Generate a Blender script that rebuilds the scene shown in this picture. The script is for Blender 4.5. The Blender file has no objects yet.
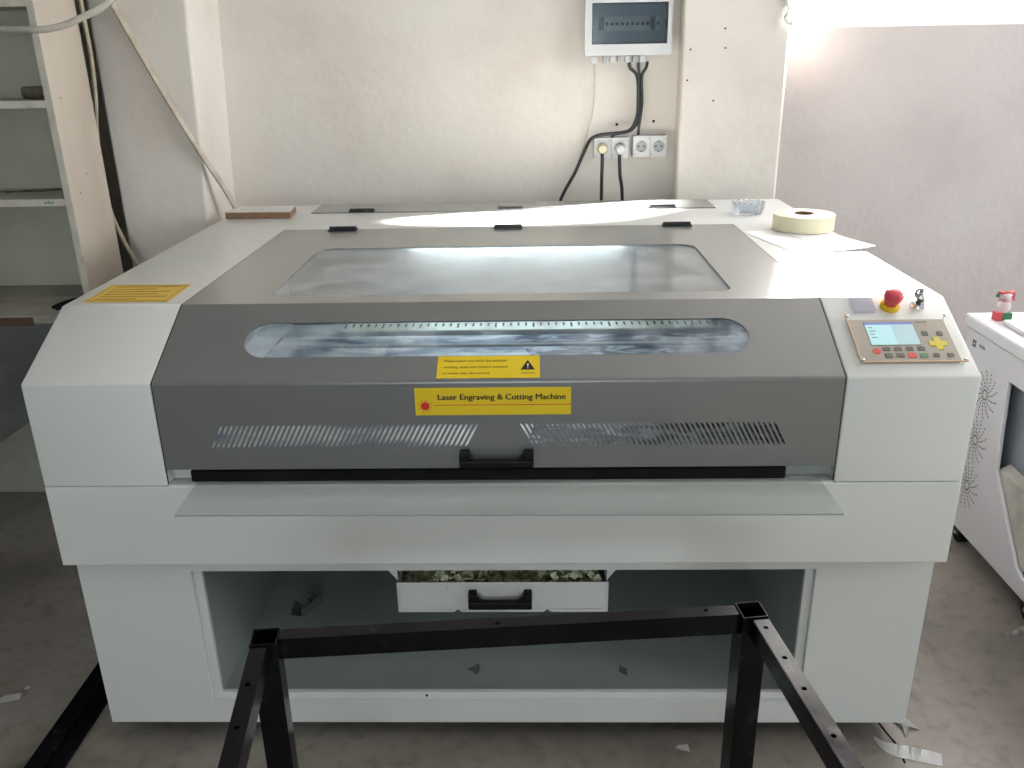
import bpy, bmesh, math, random
from mathutils import Vector, Matrix, geometry
random.seed(4)
PI = math.pi
COL = bpy.context.scene.collection
sc = bpy.context.scene

# ------------------------------------------------------------------ materials
def mat(name, col, rough=.5, metal=0., noise=None, bump=None, coat=0., spec=.5, emit=None, trans=0., ior=1.45, alpha=None):
    """noise=(scale, amount, detail) multiplies value; bump=(scale,strength,dist)"""
    m = bpy.data.materials.new(name); m.use_nodes = True
    nt = m.node_tree; b = nt.nodes['Principled BSDF']
    b.inputs['Base Color'].default_value = (*col, 1)
    b.inputs['Roughness'].default_value = rough
    b.inputs['Metallic'].default_value = metal
    b.inputs['Specular IOR Level'].default_value = spec
    b.inputs['Coat Weight'].default_value = coat; b.inputs['Coat Roughness'].default_value = .25
    b.inputs['Transmission Weight'].default_value = trans
    b.inputs['IOR'].default_value = ior
    if emit:
        b.inputs['Emission Color'].default_value = (*emit[0], 1); b.inputs['Emission Strength'].default_value = emit[1]
    tc = nt.nodes.new('ShaderNodeTexCoord')
    if noise:
        n = nt.nodes.new('ShaderNodeTexNoise'); n.inputs['Scale'].default_value = noise[0]; n.inputs['Detail'].default_value = noise[2]
        r = nt.nodes.new('ShaderNodeMapRange')
        r.inputs['From Min'].default_value = .3; r.inputs['From Max'].default_value = .7
        r.inputs['To Min'].default_value = 1 - noise[1]; r.inputs['To Max'].default_value = 1 + noise[1]
        mx = nt.nodes.new('ShaderNodeVectorMath'); mx.operation = 'SCALE'
        mx.inputs[0].default_value = col
        nt.links.new(tc.outputs['Object'], n.inputs['Vector']); nt.links.new(n.outputs['Fac'], r.inputs['Value'])
        nt.links.new(r.outputs['Result'], mx.inputs['Scale']); nt.links.new(mx.outputs['Vector'], b.inputs['Base Color'])
    if bump:
        n = nt.nodes.new('ShaderNodeTexNoise'); n.inputs['Scale'].default_value = bump[0]; n.inputs['Detail'].default_value = 6
        bp = nt.nodes.new('ShaderNodeBump'); bp.inputs['Strength'].default_value = bump[1]; bp.inputs['Distance'].default_value = bump[2]
        nt.links.new(tc.outputs['Object'], n.inputs['Vector']); nt.links.new(n.outputs['Fac'], bp.inputs['Height'])
        nt.links.new(bp.outputs['Normal'], b.inputs['Normal'])
    return m

def mat_mix(name, cols, scale, detail=6, rough=.6, bump=None, stretch=(1,1,1), stops=None, dist=0., metal=0., spec=.5, rough2=None):
    """noise through a colour ramp"""
    m = bpy.data.materials.new(name); m.use_nodes = True
    nt = m.node_tree; b = nt.nodes['Principled BSDF']
    tc = nt.nodes.new('ShaderNodeTexCoord'); mp = nt.nodes.new('ShaderNodeMapping'); mp.inputs['Scale'].default_value = stretch
    n = nt.nodes.new('ShaderNodeTexNoise'); n.inputs['Scale'].default_value = scale; n.inputs['Detail'].default_value = detail
    n.inputs['Distortion'].default_value = dist
    r = nt.nodes.new('ShaderNodeValToRGB')
    k = len(cols); stops = stops or [.3 + .4 * i / (k - 1) for i in range(k)]
    while len(r.color_ramp.elements) < k: r.color_ramp.elements.new(.5)
    for e, c, s in zip(r.color_ramp.elements, cols, stops): e.position = s; e.color = (*c, 1)
    nt.links.new(tc.outputs['Object'], mp.inputs[0]); nt.links.new(mp.outputs[0], n.inputs['Vector'])
    nt.links.new(n.outputs['Fac'], r.inputs[0]); nt.links.new(r.outputs[0], b.inputs['Base Color'])
    b.inputs['Roughness'].default_value = rough; b.inputs['Metallic'].default_value = metal
    b.inputs['Specular IOR Level'].default_value = spec
    if rough2 is not None:
        rr = nt.nodes.new('ShaderNodeMapRange'); rr.inputs['From Min'].default_value = .3; rr.inputs['From Max'].default_value = .7
        rr.inputs['To Min'].default_value = rough; rr.inputs['To Max'].default_value = rough2
        nt.links.new(n.outputs['Fac'], rr.inputs[0]); nt.links.new(rr.outputs[0], b.inputs['Roughness'])
    if bump:
        n2 = nt.nodes.new('ShaderNodeTexNoise'); n2.inputs['Scale'].default_value = bump[0]; n2.inputs['Detail'].default_value = 8
        bp = nt.nodes.new('ShaderNodeBump'); bp.inputs['Strength'].default_value = bump[1]; bp.inputs['Distance'].default_value = bump[2]
        nt.links.new(tc.outputs['Object'], n2.inputs['Vector']); nt.links.new(n2.outputs['Fac'], bp.inputs['Height'])
        nt.links.new(bp.outputs['Normal'], b.inputs['Normal'])
    return m

def mat_sheet(name, tint, haze=.1, hazecol=(.8, .85, .9), rough=.05, gloss=1., scale=9.):
    """thin clear plastic: see-through, glossy, with a little patchy dust"""
    m = bpy.data.materials.new(name); m.use_nodes = True
    nt = m.node_tree; nt.nodes.clear()
    out = nt.nodes.new('ShaderNodeOutputMaterial')
    t = nt.nodes.new('ShaderNodeBsdfTransparent'); t.inputs[0].default_value = (*tint, 1)
    d = nt.nodes.new('ShaderNodeBsdfDiffuse'); d.inputs[0].default_value = (*hazecol, 1)
    g = nt.nodes.new('ShaderNodeBsdfGlossy'); g.inputs['Roughness'].default_value = rough
    fr = nt.nodes.new('ShaderNodeFresnel'); fr.inputs[0].default_value = 1.45
    fm = nt.nodes.new('ShaderNodeMath'); fm.operation = 'MULTIPLY'; fm.inputs[1].default_value = gloss
    ge = nt.nodes.new('ShaderNodeNewGeometry'); io = nt.nodes.new('ShaderNodeMapRange')   # same sheen seen from either face
    io.inputs['To Min'].default_value = 1.45; io.inputs['To Max'].default_value = 1 / 1.45
    nt.links.new(ge.outputs['Backfacing'], io.inputs[0]); nt.links.new(io.outputs[0], fr.inputs[0])
    n = nt.nodes.new('ShaderNodeTexNoise'); n.inputs['Scale'].default_value = scale; n.inputs['Detail'].default_value = 5
    tc = nt.nodes.new('ShaderNodeTexCoord'); nt.links.new(tc.outputs['Object'], n.inputs['Vector'])
    mr = nt.nodes.new('ShaderNodeMapRange'); mr.inputs['From Min'].default_value = .3; mr.inputs['From Max'].default_value = .7
    mr.inputs['To Min'].default_value = haze * .1; mr.inputs['To Max'].default_value = haze * 1.9
    nt.links.new(n.outputs['Fac'], mr.inputs[0])
    m1 = nt.nodes.new('ShaderNodeMixShader'); m2 = nt.nodes.new('ShaderNodeMixShader')
    nt.links.new(mr.outputs[0], m1.inputs[0]); nt.links.new(t.outputs[0], m1.inputs[1]); nt.links.new(d.outputs[0], m1.inputs[2])
    nt.links.new(fr.outputs[0], fm.inputs[0]); nt.links.new(fm.outputs[0], m2.inputs[0])
    nt.links.new(m1.outputs[0], m2.inputs[1]); nt.links.new(g.outputs[0], m2.inputs[2])
    nt.links.new(m2.outputs[0], out.inputs[0])
    return m

WHITE = mat('white_powder_coat', (.615, .63, .615), .33, bump=(900, .06, .001), coat=.15, spec=.6)
GREY = mat('grey_powder_coat', (.120, .126, .126), .36, bump=(900, .06, .001), spec=1., coat=1., noise=(3, .04, 3))
GREYINT = mat('grey_inner_sheet', (.30, .34, .335), .45, noise=(2.5, .12, 5), spec=.5)
INNERW = mat('white_inner_sheet', (.58, .60, .60), .5, noise=(6, .10, 4))
BLACK = mat('black_plastic', (.005, .005, .006), .45, spec=.2)
BLACKM = mat('black_gloss_plastic', (.02, .02, .022), .25)
RUBBER = mat('black_foam', (.008, .008, .008), .8, spec=.15, noise=(30, .4, 4))
GAP = mat('dark_gap', (.006, .006, .006), .8)
YEL = mat('yellow_sticker', (.72, .52, .008), .45)
YEL2 = mat('amber_sticker', (.62, .42, .03), .32)
GOLD = mat('dark_gold_print', (.36, .22, .012), .4)
INK = mat('black_ink', (.015, .013, .01), .6)
RED = mat('red_ink', (.55, .015, .02), .5)
PINKI = mat('pink_ink', (.75, .25, .12), .5)
WHITEP = mat('white_ink', (.8, .8, .78), .5)
CHROME = mat('chrome', (.75, .75, .76), .18, metal=1.)
STEEL = mat_mix('black_steel_tube', [(.002, .002, .003), (.004, .004, .006), (.03, .03, .042)], 26, 8, .16, stops=[.4, .6, .95], metal=0., rough2=.26, stretch=(1, 1, 1), spec=.16)
STEELIN = mat('tube_inside', (.01, .008, .007), .8)
REDPL = mat('red_plastic', (.56, .06, .08), .38)
BTNG = mat('grey_key', (.09, .085, .08), .5)
BTNR = mat('red_key', (.70, .05, .04), .45)
BTNGR = mat('green_key', (.05, .22, .09), .45)
BTNY = mat('yellow_key', (.72, .58, .03), .45)
PANELC = mat('beige_grey_membrane', (.40, .36, .31), .4)
CREAM = mat('cream_plastic', (.60, .53, .38), .4)
SOCK = mat('white_socket_plastic', (.62, .62, .62), .35)
RINGG = mat('socket_recess_grey', (.36, .37, .38), .45)
PAPER = mat('white_paper', (.86, .86, .86), .6)
TAPEY = mat('pale_yellow_tape', (.78, .74, .52), .3)
TAPEW = mat('white_tape_side', (.88, .87, .74), .5)
CARD = mat('brown_cardboard', (.16, .09, .05), .8)
MDF = mat('brown_mdf', (.24, .14, .08), .7, noise=(60, .15, 4))
CRYS = mat('crystal_glass', (.72, .77, .82), .04, bump=(220, .8, .002), trans=1., ior=1.5)
CLEAR = mat_sheet('clear_acrylic', (.93, .95, .94), .02, (.75, .8, .78), .06)
SHEETM = mat_sheet('clear_acrylic_strip', (.93, .945, .94), .008, (.7, .75, .73), .05, .5)
def sharpen(m, a, b):
    for n in m.node_tree.nodes:
        if n.type == 'MAP_RANGE' and n.inputs['From Min'].default_value > .2: n.inputs['From Min'].default_value = a; n.inputs['From Max'].default_value = b
    return m
WINDOWP = mat_sheet('lid_window_acrylic', (.90, .92, .93), .13, (.8, .86, .9), .12, 1.)
SLOTP = sharpen(mat_sheet('slot_window_acrylic', (.90, .94, .97), .13, (.78, .84, .92), .12, .35, 11), .42, .62)
SMOKE = mat_sheet('smoked_cover', (.60, .65, .68), .05, (.3, .35, .4), .15, 1.)
FILM = mat_sheet('crumpled_film', (.8, .8, .8), .35, (.8, .8, .8), .2, 1., 40)
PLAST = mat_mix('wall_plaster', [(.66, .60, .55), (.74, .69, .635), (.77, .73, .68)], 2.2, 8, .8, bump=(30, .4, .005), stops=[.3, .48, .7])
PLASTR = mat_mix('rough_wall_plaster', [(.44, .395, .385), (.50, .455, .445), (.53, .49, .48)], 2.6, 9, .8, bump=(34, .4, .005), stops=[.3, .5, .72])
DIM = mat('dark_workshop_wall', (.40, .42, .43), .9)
CEIL = mat('ceiling_white', (.68, .66, .64), .9)
BEIGE = mat_mix('old_cream_paint', [(.44, .37, .30), (.52, .455, .38), (.56, .50, .43)], 3.5, 8, .55, bump=(50, .15, .002), stretch=(1, 1, .5))
SHELFG = mat_mix('green_grey_paint', [(.36, .355, .28), (.45, .445, .36), (.50, .495, .41)], 3, 6, .6)
BOARDE = mat_mix('worn_board_edge', [(.40, .35, .27), (.52, .485, .41), (.58, .55, .47)], 22, 4, .6, stops=[.25, .4, .6])
DESK = mat_mix('worn_desk_top', [(.20, .185, .16), (.30, .28, .25), (.38, .36, .32)], 7, 9, .55, stretch=(1, 2, 1))
DARKW = mat('dark_wood', (.09, .05, .032), .7, noise=(30, .3, 4))
UNDER = mat_mix('grey_under_panel', [(.11, .115, .105), (.17, .175, .165), (.21, .215, .205)], 4, 5, .7)
UNDERL = mat_mix('pale_green_board', [(.22, .225, .18), (.30, .30, .25), (.34, .345, .29)], 5, 5, .7)
HOSE = mat('dusty_cream_hose', (.40, .345, .26), .6, noise=(30, .2, 5))
HOSELINE = mat('hose_outline', (.20, .17, .12), .7, noise=(25, .3, 5))
TUBE = mat('clear_pvc_tube', (.68, .66, .60), .25, trans=.55, ior=1.2)
LATHM = mat_mix('grimy_strip', [(.36, .30, .23), (.50, .44, .37), (.58, .53, .46)], 14, 6, .7)
CABLE = mat('black_cable', (.016, .017, .02), .5)
CABLEB = mat('blue_black_cable', (.02, .024, .032), .4)
CABLEW = mat('white_cable', (.58, .54, .48), .5)
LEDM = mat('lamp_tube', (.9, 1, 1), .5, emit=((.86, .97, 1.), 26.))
SCREEN = mat('lcd_screen', (.3, .5, .55), .3, emit=((.42, .72, .78), .62))
SCREENB = mat('lcd_blue', (.1, .12, .4), .3, emit=((.17, .22, .62), .55))
SCREEN2 = mat('lcd_pale', (.3, .45, .5), .3, emit=((.42, .58, .66), .55))
SCREENT = mat('lcd_text', (.1, .2, .25), .3, emit=((.14, .3, .36), .4))
BEDM = mat_mix('frosted_work_bed', [(.02, .03, .055), (.09, .11, .16), (.42, .46, .50)], 11, 9, .5, stretch=(1.0, 2.2, 1), stops=[.42, .5, .60], dist=.8)
RAILM = mat('aluminium_rail', (.50, .56, .58), .5)
RULERM = mat('ruler_strip', (.68, .76, .62), .4)
DEBRIS = mat_mix('acrylic_offcuts', [(.16, .17, .09), (.45, .47, .28), (.85, .88, .74), (.6, .46, .16)], 60, 4, .2, stops=[.32, .46, .56, .72])
MWHITE = mat('white_machine_paint', (.68, .67, .70), .35, spec=.5)
MRECESS = mat('grey_blue_recess', (.30, .33, .37), .5)
MTRAY = mat_mix('dusty_cream_tray', [(.34, .31, .27), (.50, .48, .43), (.60, .58, .53)], 9, 7, .6)
PALEBL = mat('pale_blue_glass', (.50, .62, .66), .12, spec=.8)
GREENP = mat('green_plastic', (.03, .16, .07), .4)
PINKG = mat('pink_glass', (.80, .42, .48), .1, trans=.6)
WHITEG = mat('white_glass', (.86, .74, .75), .1, trans=.6)
SCRAP = mat('white_scrap', (.75, .75, .73), .5)
ORANGEE = mat('copper_edge', (.62, .42, .28), .35)

def floor_mat():
    m = bpy.data.materials.new('concrete_floor'); m.use_nodes = True
    nt = m.node_tree; b = nt.nodes['Principled BSDF']
    tc = nt.nodes.new('ShaderNodeTexCoord')
    def noise(s, d, dist=0):
        n = nt.nodes.new('ShaderNodeTexNoise'); n.inputs['Scale'].default_value = s; n.inputs['Detail'].default_value = d; n.inputs['Distortion'].default_value = dist
        nt.links.new(tc.outputs['Object'], n.inputs['Vector']); return n
    def ramp(n, cs, ss):
        r = nt.nodes.new('ShaderNodeValToRGB')
        while len(r.color_ramp.elements) < len(cs): r.color_ramp.elements.new(.5)
        for e, c, s in zip(r.color_ramp.elements, cs, ss): e.position = s; e.color = (*c, 1)
        nt.links.new(n.outputs['Fac'], r.inputs[0]); return r
    a = ramp(noise(1.6, 9, .4), [(.14, .125, .105), (.235, .21, .185), (.32, .295, .265)], [.3, .5, .7])
    c = ramp(noise(26, 8), [(.72, .72, .72), (1, 1, 1), (1.0, 1.0, 1.0)], [.3, .5, .72])
    c2 = ramp(noise(7, 6, .5), [(.55, .52, .48), (1, 1, 1)], [.28, .42])
    mx = nt.nodes.new('ShaderNodeMixRGB'); mx.blend_type = 'MULTIPLY'; mx.inputs[0].default_value = .9
    nt.links.new(a.outputs[0], mx.inputs[1]); nt.links.new(c.outputs[0], mx.inputs[2])
    mx2 = nt.nodes.new('ShaderNodeMixRGB'); mx2.blend_type = 'MULTIPLY'; mx2.inputs[0].default_value = .8
    nt.links.new(mx.outputs[0], mx2.inputs[1]); nt.links.new(c2.outputs[0], mx2.inputs[2])
    nt.links.new(mx2.outputs[0], b.inputs['Base Color'])
    b.inputs['Roughness'].default_value = .5
    bp = nt.nodes.new('ShaderNodeBump'); bp.inputs['Strength'].default_value = .25; bp.inputs['Distance'].default_value = .003
    nt.links.new(noise(40, 8).outputs['Fac'], bp.inputs['Height']); nt.links.new(bp.outputs['Normal'], b.inputs['Normal'])
    return m
FLOOR = floor_mat()

# ------------------------------------------------------------------ helpers
def finish(name, bm, m, parent=None, smooth=False, bevel=0, segs=2, loc=None, angle=35):
    bmesh.ops.recalc_face_normals(bm, faces=bm.faces)
    me = bpy.data.meshes.new(name); bm.to_mesh(me); bm.free()
    o = bpy.data.objects.new(name, me); COL.objects.link(o)
    for x in (m if isinstance(m, (list, tuple)) else [m]): me.materials.append(x)
    if smooth:
        for p in me.polygons: p.use_smooth = True
        try: me.set_sharp_from_angle(angle=math.radians(angle))
        except Exception: pass
    if bevel:
        md = o.modifiers.new('bevel', 'BEVEL'); md.width = bevel; md.segments = segs; md.limit_method = 'ANGLE'; md.angle_limit = math.radians(30)
        md.harden_normals = False
    if parent is not None: o.parent = parent
    if loc is not None: o.location = loc
    return o

def tag(o, label, cat=None, group=None, kind=None):
    if label: o['label'] = label
    if cat: o['category'] = cat
    if group: o['group'] = group
    if kind: o['kind'] = kind
    return o

def thing(name, label, cat, loc=(0, 0, 0), rotz=0, group=None):
    o = bpy.data.objects.new(name, None); COL.objects.link(o); o.empty_display_size = .05
    o.location = loc; o.rotation_euler = (0, 0, rotz)
    return tag(o, label, cat, group)

def put(o, root):
    """parent a part built in world coordinates under its thing (thing is unrotated)"""
    o.parent = root
    o.matrix_parent_inverse = Matrix.Translation(-Vector(root.location))
    return o

def box(bm, x0, x1, y0, y1, z0, z1, M=None, mi=0):
    vs = [bm.verts.new((x, y, z)) for z in (z0, z1) for y in (y0, y1) for x in (x0, x1)]
    if M is not None:
        for v in vs: v.co = M @ v.co
    fs = [(0, 2, 3, 1), (4, 5, 7, 6), (0, 1, 5, 4), (2, 6, 7, 3), (0, 4, 6, 2), (1, 3, 7, 5)]
    out = []
    for f in fs:
        g = bm.faces.new([vs[i] for i in f]); g.material_index = mi; out.append(g)
    return out

def cyl(bm, c, r, h, axis='Z', n=24, r2=None, M=None, mi=0, cap=True):
    r2 = r if r2 is None else r2
    A = {'Z': lambda a, b, t: (a, b, t), 'Y': lambda a, b, t: (a, t, b), 'X': lambda a, b, t: (t, a, b)}[axis]
    lo, hi = [], []
    for i in range(n):
        a = 2 * PI * i / n
        lo.append(bm.verts.new(Vector(c) + Vector(A(r * math.cos(a), r * math.sin(a), 0))))
        hi.append(bm.verts.new(Vector(c) + Vector(A(r2 * math.cos(a), r2 * math.sin(a), h))))
    if M is not None:
        for v in lo + hi: v.co = M @ v.co
    for i in range(n):
        bm.faces.new((lo[i], lo[(i + 1) % n], hi[(i + 1) % n], hi[i])).material_index = mi
    if cap:
        bm.faces.new(lo).material_index = mi; bm.faces.new(hi).material_index = mi

def lathe(bm, prof, c=(0, 0, 0), n=32, M=None, mi=0, facet=None):
    """prof list of (r,z) closed loop if first==last"""
    rings = []
    for r, z in prof:
        ring = []
        for i in range(n):
            a = 2 * PI * i / n
            v = Vector((c[0] + r * math.cos(a), c[1] + r * math.sin(a), c[2] + z))
            if M is not None: v = M @ v
            ring.append(bm.verts.new(v))
        rings.append(ring)
    for A, B in zip(rings, rings[1:]):
        for i in range(n):
            bm.faces.new((A[i], A[(i + 1) % n], B[(i + 1) % n], B[i])).material_index = mi
    return rings

def spline(pts, k=8):
    P = [Vector(p) for p in pts]; out = []
    for i in range(len(P) - 1):
        p0 = P[max(i - 1, 0)]; p1 = P[i]; p2 = P[i + 1]; p3 = P[min(i + 2, len(P) - 1)]
        for j in range(k):
            t = j / k
            out.append(.5 * ((2 * p1) + (-p0 + p2) * t + (2 * p0 - 5 * p1 + 4 * p2 - p3) * t * t + (-p0 + 3 * p1 - 3 * p2 + p3) * t ** 3))
    out.append(P[-1]); return out

def tube(bm, pts, r, n=10, k=8, mi=0, sx=1., rf=None):
    S = spline(pts, k) if k > 1 else [Vector(p) for p in pts]
    up = Vector((0, 0, 1)); rings = []
    prev = None
    for i, p in enumerate(S):
        t = (S[min(i + 1, len(S) - 1)] - S[max(i - 1, 0)]).normalized()
        if prev is None:
            a = t.cross(Vector((0, 1, 0)));
            if a.length < .1: a = t.cross(Vector((1, 0, 0)))
            a.normalize()
        else:
            a = (prev - t * prev.dot(t)).normalized()
        prev = a; b = t.cross(a)
        rr = r if rf is None else r * rf(i / (len(S) - 1))
        rings.append([bm.verts.new(p + rr * (sx * math.cos(2 * PI * q / n) * a + math.sin(2 * PI * q / n) * b)) for q in range(n)])
    for A, B in zip(rings, rings[1:]):
        for q in range(n): bm.faces.new((A[q], A[(q + 1) % n], B[(q + 1) % n], B[q])).material_index = mi
    bm.faces.new(rings[0]).material_index = mi; bm.faces.new(rings[-1]).material_index = mi

def plate(bm, outer, holes, M, th, mi=0):
    """flat plate with holes in the local XY plane, front at z=0, thickness th towards -z"""
    loops = [[Vector((x, y, 0)) for x, y in outer]] + [[Vector((x, y, 0)) for x, y in h] for h in holes]
    tris = geometry.tessellate_polygon(loops)
    flat = [v for l in loops for v in l]
    F = [bm.verts.new(M @ v) for v in flat]; B = [bm.verts.new(M @ (v + Vector((0, 0, -th)))) for v in flat]
    for t in tris:
        try:
            bm.faces.new([F[i] for i in t]).material_index = mi
            bm.faces.new([B[i] for i in reversed(t)]).material_index = mi
        except ValueError: pass
    k = 0
    for l in loops:
        n = len(l)
        for i in range(n):
            a, b = k + i, k + (i + 1) % n
            bm.faces.new((F[a], F[b], B[b], B[a])).material_index = mi
        k += n

def rrect(x0, x1, y0, y1, r, n=6, rs=None):
    rs = rs or [r] * 4; out = []
    for (cx, cy, a0, rr) in ((x1 - rs[0], y0 + rs[0], -PI / 2, rs[0]), (x1 - rs[1], y1 - rs[1], 0, rs[1]), (x0 + rs[2], y1 - rs[2], PI / 2, rs[2]), (x0 + rs[3], y0 + rs[3], PI, rs[3])):
        for i in range(n + 1):
            a = a0 + PI / 2 * i / n
            out.append((cx + rr * math.cos(a), cy + rr * math.sin(a)))
    return out

def circ(x, y, r, n=12): return [(x + r * math.cos(2 * PI * i / n), y + r * math.sin(2 * PI * i / n)) for i in range(n)]

def text_bm(bm, s, M, size, mi=0, bold=0., align='LEFT', width=None):
    """writing as a thin mesh in the local XY plane of M; width = exact width to fit"""
    cu = bpy.data.curves.new('txt', 'FONT'); cu.body = s; cu.size = size; cu.align_x = align; cu.offset = bold; cu.resolution_u = 3
    cu.fill_mode = 'FRONT'
    o = bpy.data.objects.new('txt', cu); COL.objects.link(o)
    dg = bpy.context.evaluated_depsgraph_get(); dg.update()
    me = bpy.data.meshes.new_from_object(o.evaluated_get(dg))
    bpy.data.objects.remove(o); bpy.data.curves.remove(cu)
    xs = [v.co.x for v in me.vertices]; sx = 1.
    if width and xs: sx = width / (max(xs) - min(xs))
    nv = [bm.verts.new(M @ Vector((v.co.x * sx, v.co.y, 0))) for v in me.vertices]
    for p in me.polygons:
        try: bm.faces.new([nv[i] for i in p.vertices]).material_index = mi
        except ValueError: pass
    bpy.data.meshes.remove(me)

def frame_M(o, xdir, ydir):
    x = Vector(xdir).normalized(); y = Vector(ydir).normalized(); z = x.cross(y)
    return Matrix(((x.x, y.x, z.x, o[0]), (x.y, y.y, z.y, o[1]), (x.z, y.z, z.z, o[2]), (0, 0, 0, 1)))

def struct(name, bm, m, **k):
    o = finish(name, bm, m, **k); o['kind'] = 'structure'; return o

# ------------------------------------------------------------------ room
YW, YP, YR = 1.72, 1.63, 1.85
XL, XR, YB, ZC = -2.6, 4.4, -4.5, 3.1
bm = bmesh.new(); box(bm, XL, XR, YB, 3.2, -.1, 0)
struct('floor', bm, FLOOR)
bm = bmesh.new(); box(bm, XL - .1, XR + .1, YB - .1, YR + .22, ZC, ZC + .1)
struct('ceiling', bm, CEIL)
bm = bmesh.new(); box(bm, XL - .1, .98, YW, YW + .3, 0, ZC)
struct('wall_back', bm, PLAST)
bm = bmesh.new()   # right part of the back wall, set further back, with a window opening
WX0, WX1, WZ0, WZ1 = 1.06, 4.2, 1.578, 2.9
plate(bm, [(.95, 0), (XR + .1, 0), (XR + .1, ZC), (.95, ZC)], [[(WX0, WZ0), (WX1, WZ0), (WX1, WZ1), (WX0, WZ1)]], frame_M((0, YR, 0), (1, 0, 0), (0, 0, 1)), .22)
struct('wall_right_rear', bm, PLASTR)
bm = bmesh.new(); box(bm, XL - .1, XL, YB, YW, 0, ZC)
struct('wall_left', bm, DIM)
SY0, SY1, SZ0, SZ1 = -1.9, 1.3, 1.55, 2.95  # unseen side window, added to light the tops and the right floor
bm = bmesh.new(); plate(bm, [(YB, 0), (YR, 0), (YR, ZC), (YB, ZC)], [[(SY0, SZ0), (SY1, SZ0), (SY1, SZ1), (SY0, SZ1)]], frame_M((XR + .1, 0, 0), (0, 1, 0), (0, 0, 1)), .1)
struct('wall_right', bm, DIM)
bm = bmesh.new()
plate(bm, [(SY0, SZ0), (SY1, SZ0), (SY1, SZ1), (SY0, SZ1)], [[(SY0 + .05 + i * 1.05, SZ0 + .05), (SY0 + 1.05 + i * 1.05, SZ0 + .05), (SY0 + 1.05 + i * 1.05, SZ1 - .05), (SY0 + .05 + i * 1.05, SZ1 - .05)] for i in range(3)], frame_M((XR + .08, 0, 0), (0, 1, 0), (0, 0, 1)), .03)
struct('added_window_3', bm, WHITEP)
FX0, FX1, FZ0, FZ1 = -.85, .75, .9, 1.9
bm = bmesh.new()
plate(bm, [(XL, 0), (XR, 0), (XR, ZC), (XL, ZC)], [[(FX0, FZ0), (FX1, FZ0), (FX1, FZ1), (FX0, FZ1)]], frame_M((0, YB, 0), (1, 0, 0), (0, 0, 1)), .1)
struct('wall_front', bm, DIM)
# pilasters
bm = bmesh.new(); box(bm, .595, .955, YP, YW + .001, 0, ZC)
struct('trim_1', bm, PLAST, bevel=.008)
bm = bmesh.new()
M = Matrix.Identity(4)
vs = [(-1.337, 1.42), (-1.047, 1.42), (-1.047, 1.73), (-1.337, 1.73)]
plate(bm, vs, [], Matrix.Translation((0, 0, ZC)), ZC)
for v in bm.verts:
    if v.co.x > -1.2: v.co.x += .03 * (v.co.z - 1.0) / .7 if v.co.z > 1 else -.04
struct('trim_2', bm, PLAST, bevel=.008)
# window frames (slim, almost lost in the glare)
bm = bmesh.new()
plate(bm, [(WX0, WZ0), (WX1, WZ0), (WX1, WZ1), (WX0, WZ1)], [[(WX0 + .03 + i * 1.045, WZ0 + .03), (WX0 + 1.02 + i * 1.045, WZ0 + .03), (WX0 + 1.02 + i * 1.045, WZ1 - .03), (WX0 + .03 + i * 1.045, WZ1 - .03)] for i in range(3)], frame_M((0, YR + .17, 0), (1, 0, 0), (0, 0, 1)), .03)
w1 = struct('window_1', bm, WHITEP)
bm = bmesh.new(); box(bm, FX0, FX1, YB - .06, YB - .02, FZ0, FZ0 + .05); box(bm, FX0, FX1, YB - .06, YB - .02, FZ1 - .05, FZ1)
for i in range(4): box(bm, FX0 + i * .513, FX0 + i * .513 + .06, YB - .06, YB - .02, FZ0, FZ1)
struct('window_2', bm, WHITEP)
# drilled holes in the wall, torn plaster at the corner
for i, (x, z, y) in enumerate(((.385, 1.263, YW), (.518, 1.272, YW), (.525, 1.268, YW), (.735, 1.577, YP), (.622, 1.512, YP), (.616, 1.413, YP), (.71, 1.344, YP), (.74, 1.515, YP))):
    bm = bmesh.new(); cyl(bm, (x, y - .0012, z), .0055 if i < 3 else .0032, .004, 'Y', 10)
    struct('trim_%d' % (i + 3), bm, GAP if i != 2 else CEIL)
bm = bmesh.new()
pts = [(.948, 1.628, 1.74), (.935, 1.622, 1.66), (.942, 1.612, 1.628), (.93, 1.605, 1.60), (.945, 1.60, 1.588), (.955, 1.605, 1.60)]
tube(bm, pts, .007, 6, 3, rf=lambda t: .6 + .8 * math.sin(t * 9) ** 2)
tag(finish('foam_strand', bm, SCRAP, smooth=True), 'torn strand of white sealing foam hanging at the pilaster corner beside the bright window', 'foam')

# ------------------------------------------------------------------ the big laser machine
W = .925; Z1 = .9244; Z2 = .703; Z3 = .514; YC = .041; Y5 = .2016; Z5 = 1.0266; Y6 = 1.475
LA, LB = -.6665, .6685; Y7 = 1.023; Z8 = .7386
mach = thing('laser_engraver', 'large white laser engraving machine with a grey lid and yellow stickers', 'laser machine', (0, .75, 0))
def mp(name, bm, m, **k): return put(finish(name, bm, m, **k), mach)

def bev(bm, pred, w, seg=3):
    es = [e for e in bm.edges if pred(e)]
    bmesh.ops.bevel(bm, geom=es, offset=w, segments=seg, affect='EDGES', profile=.5)

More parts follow.
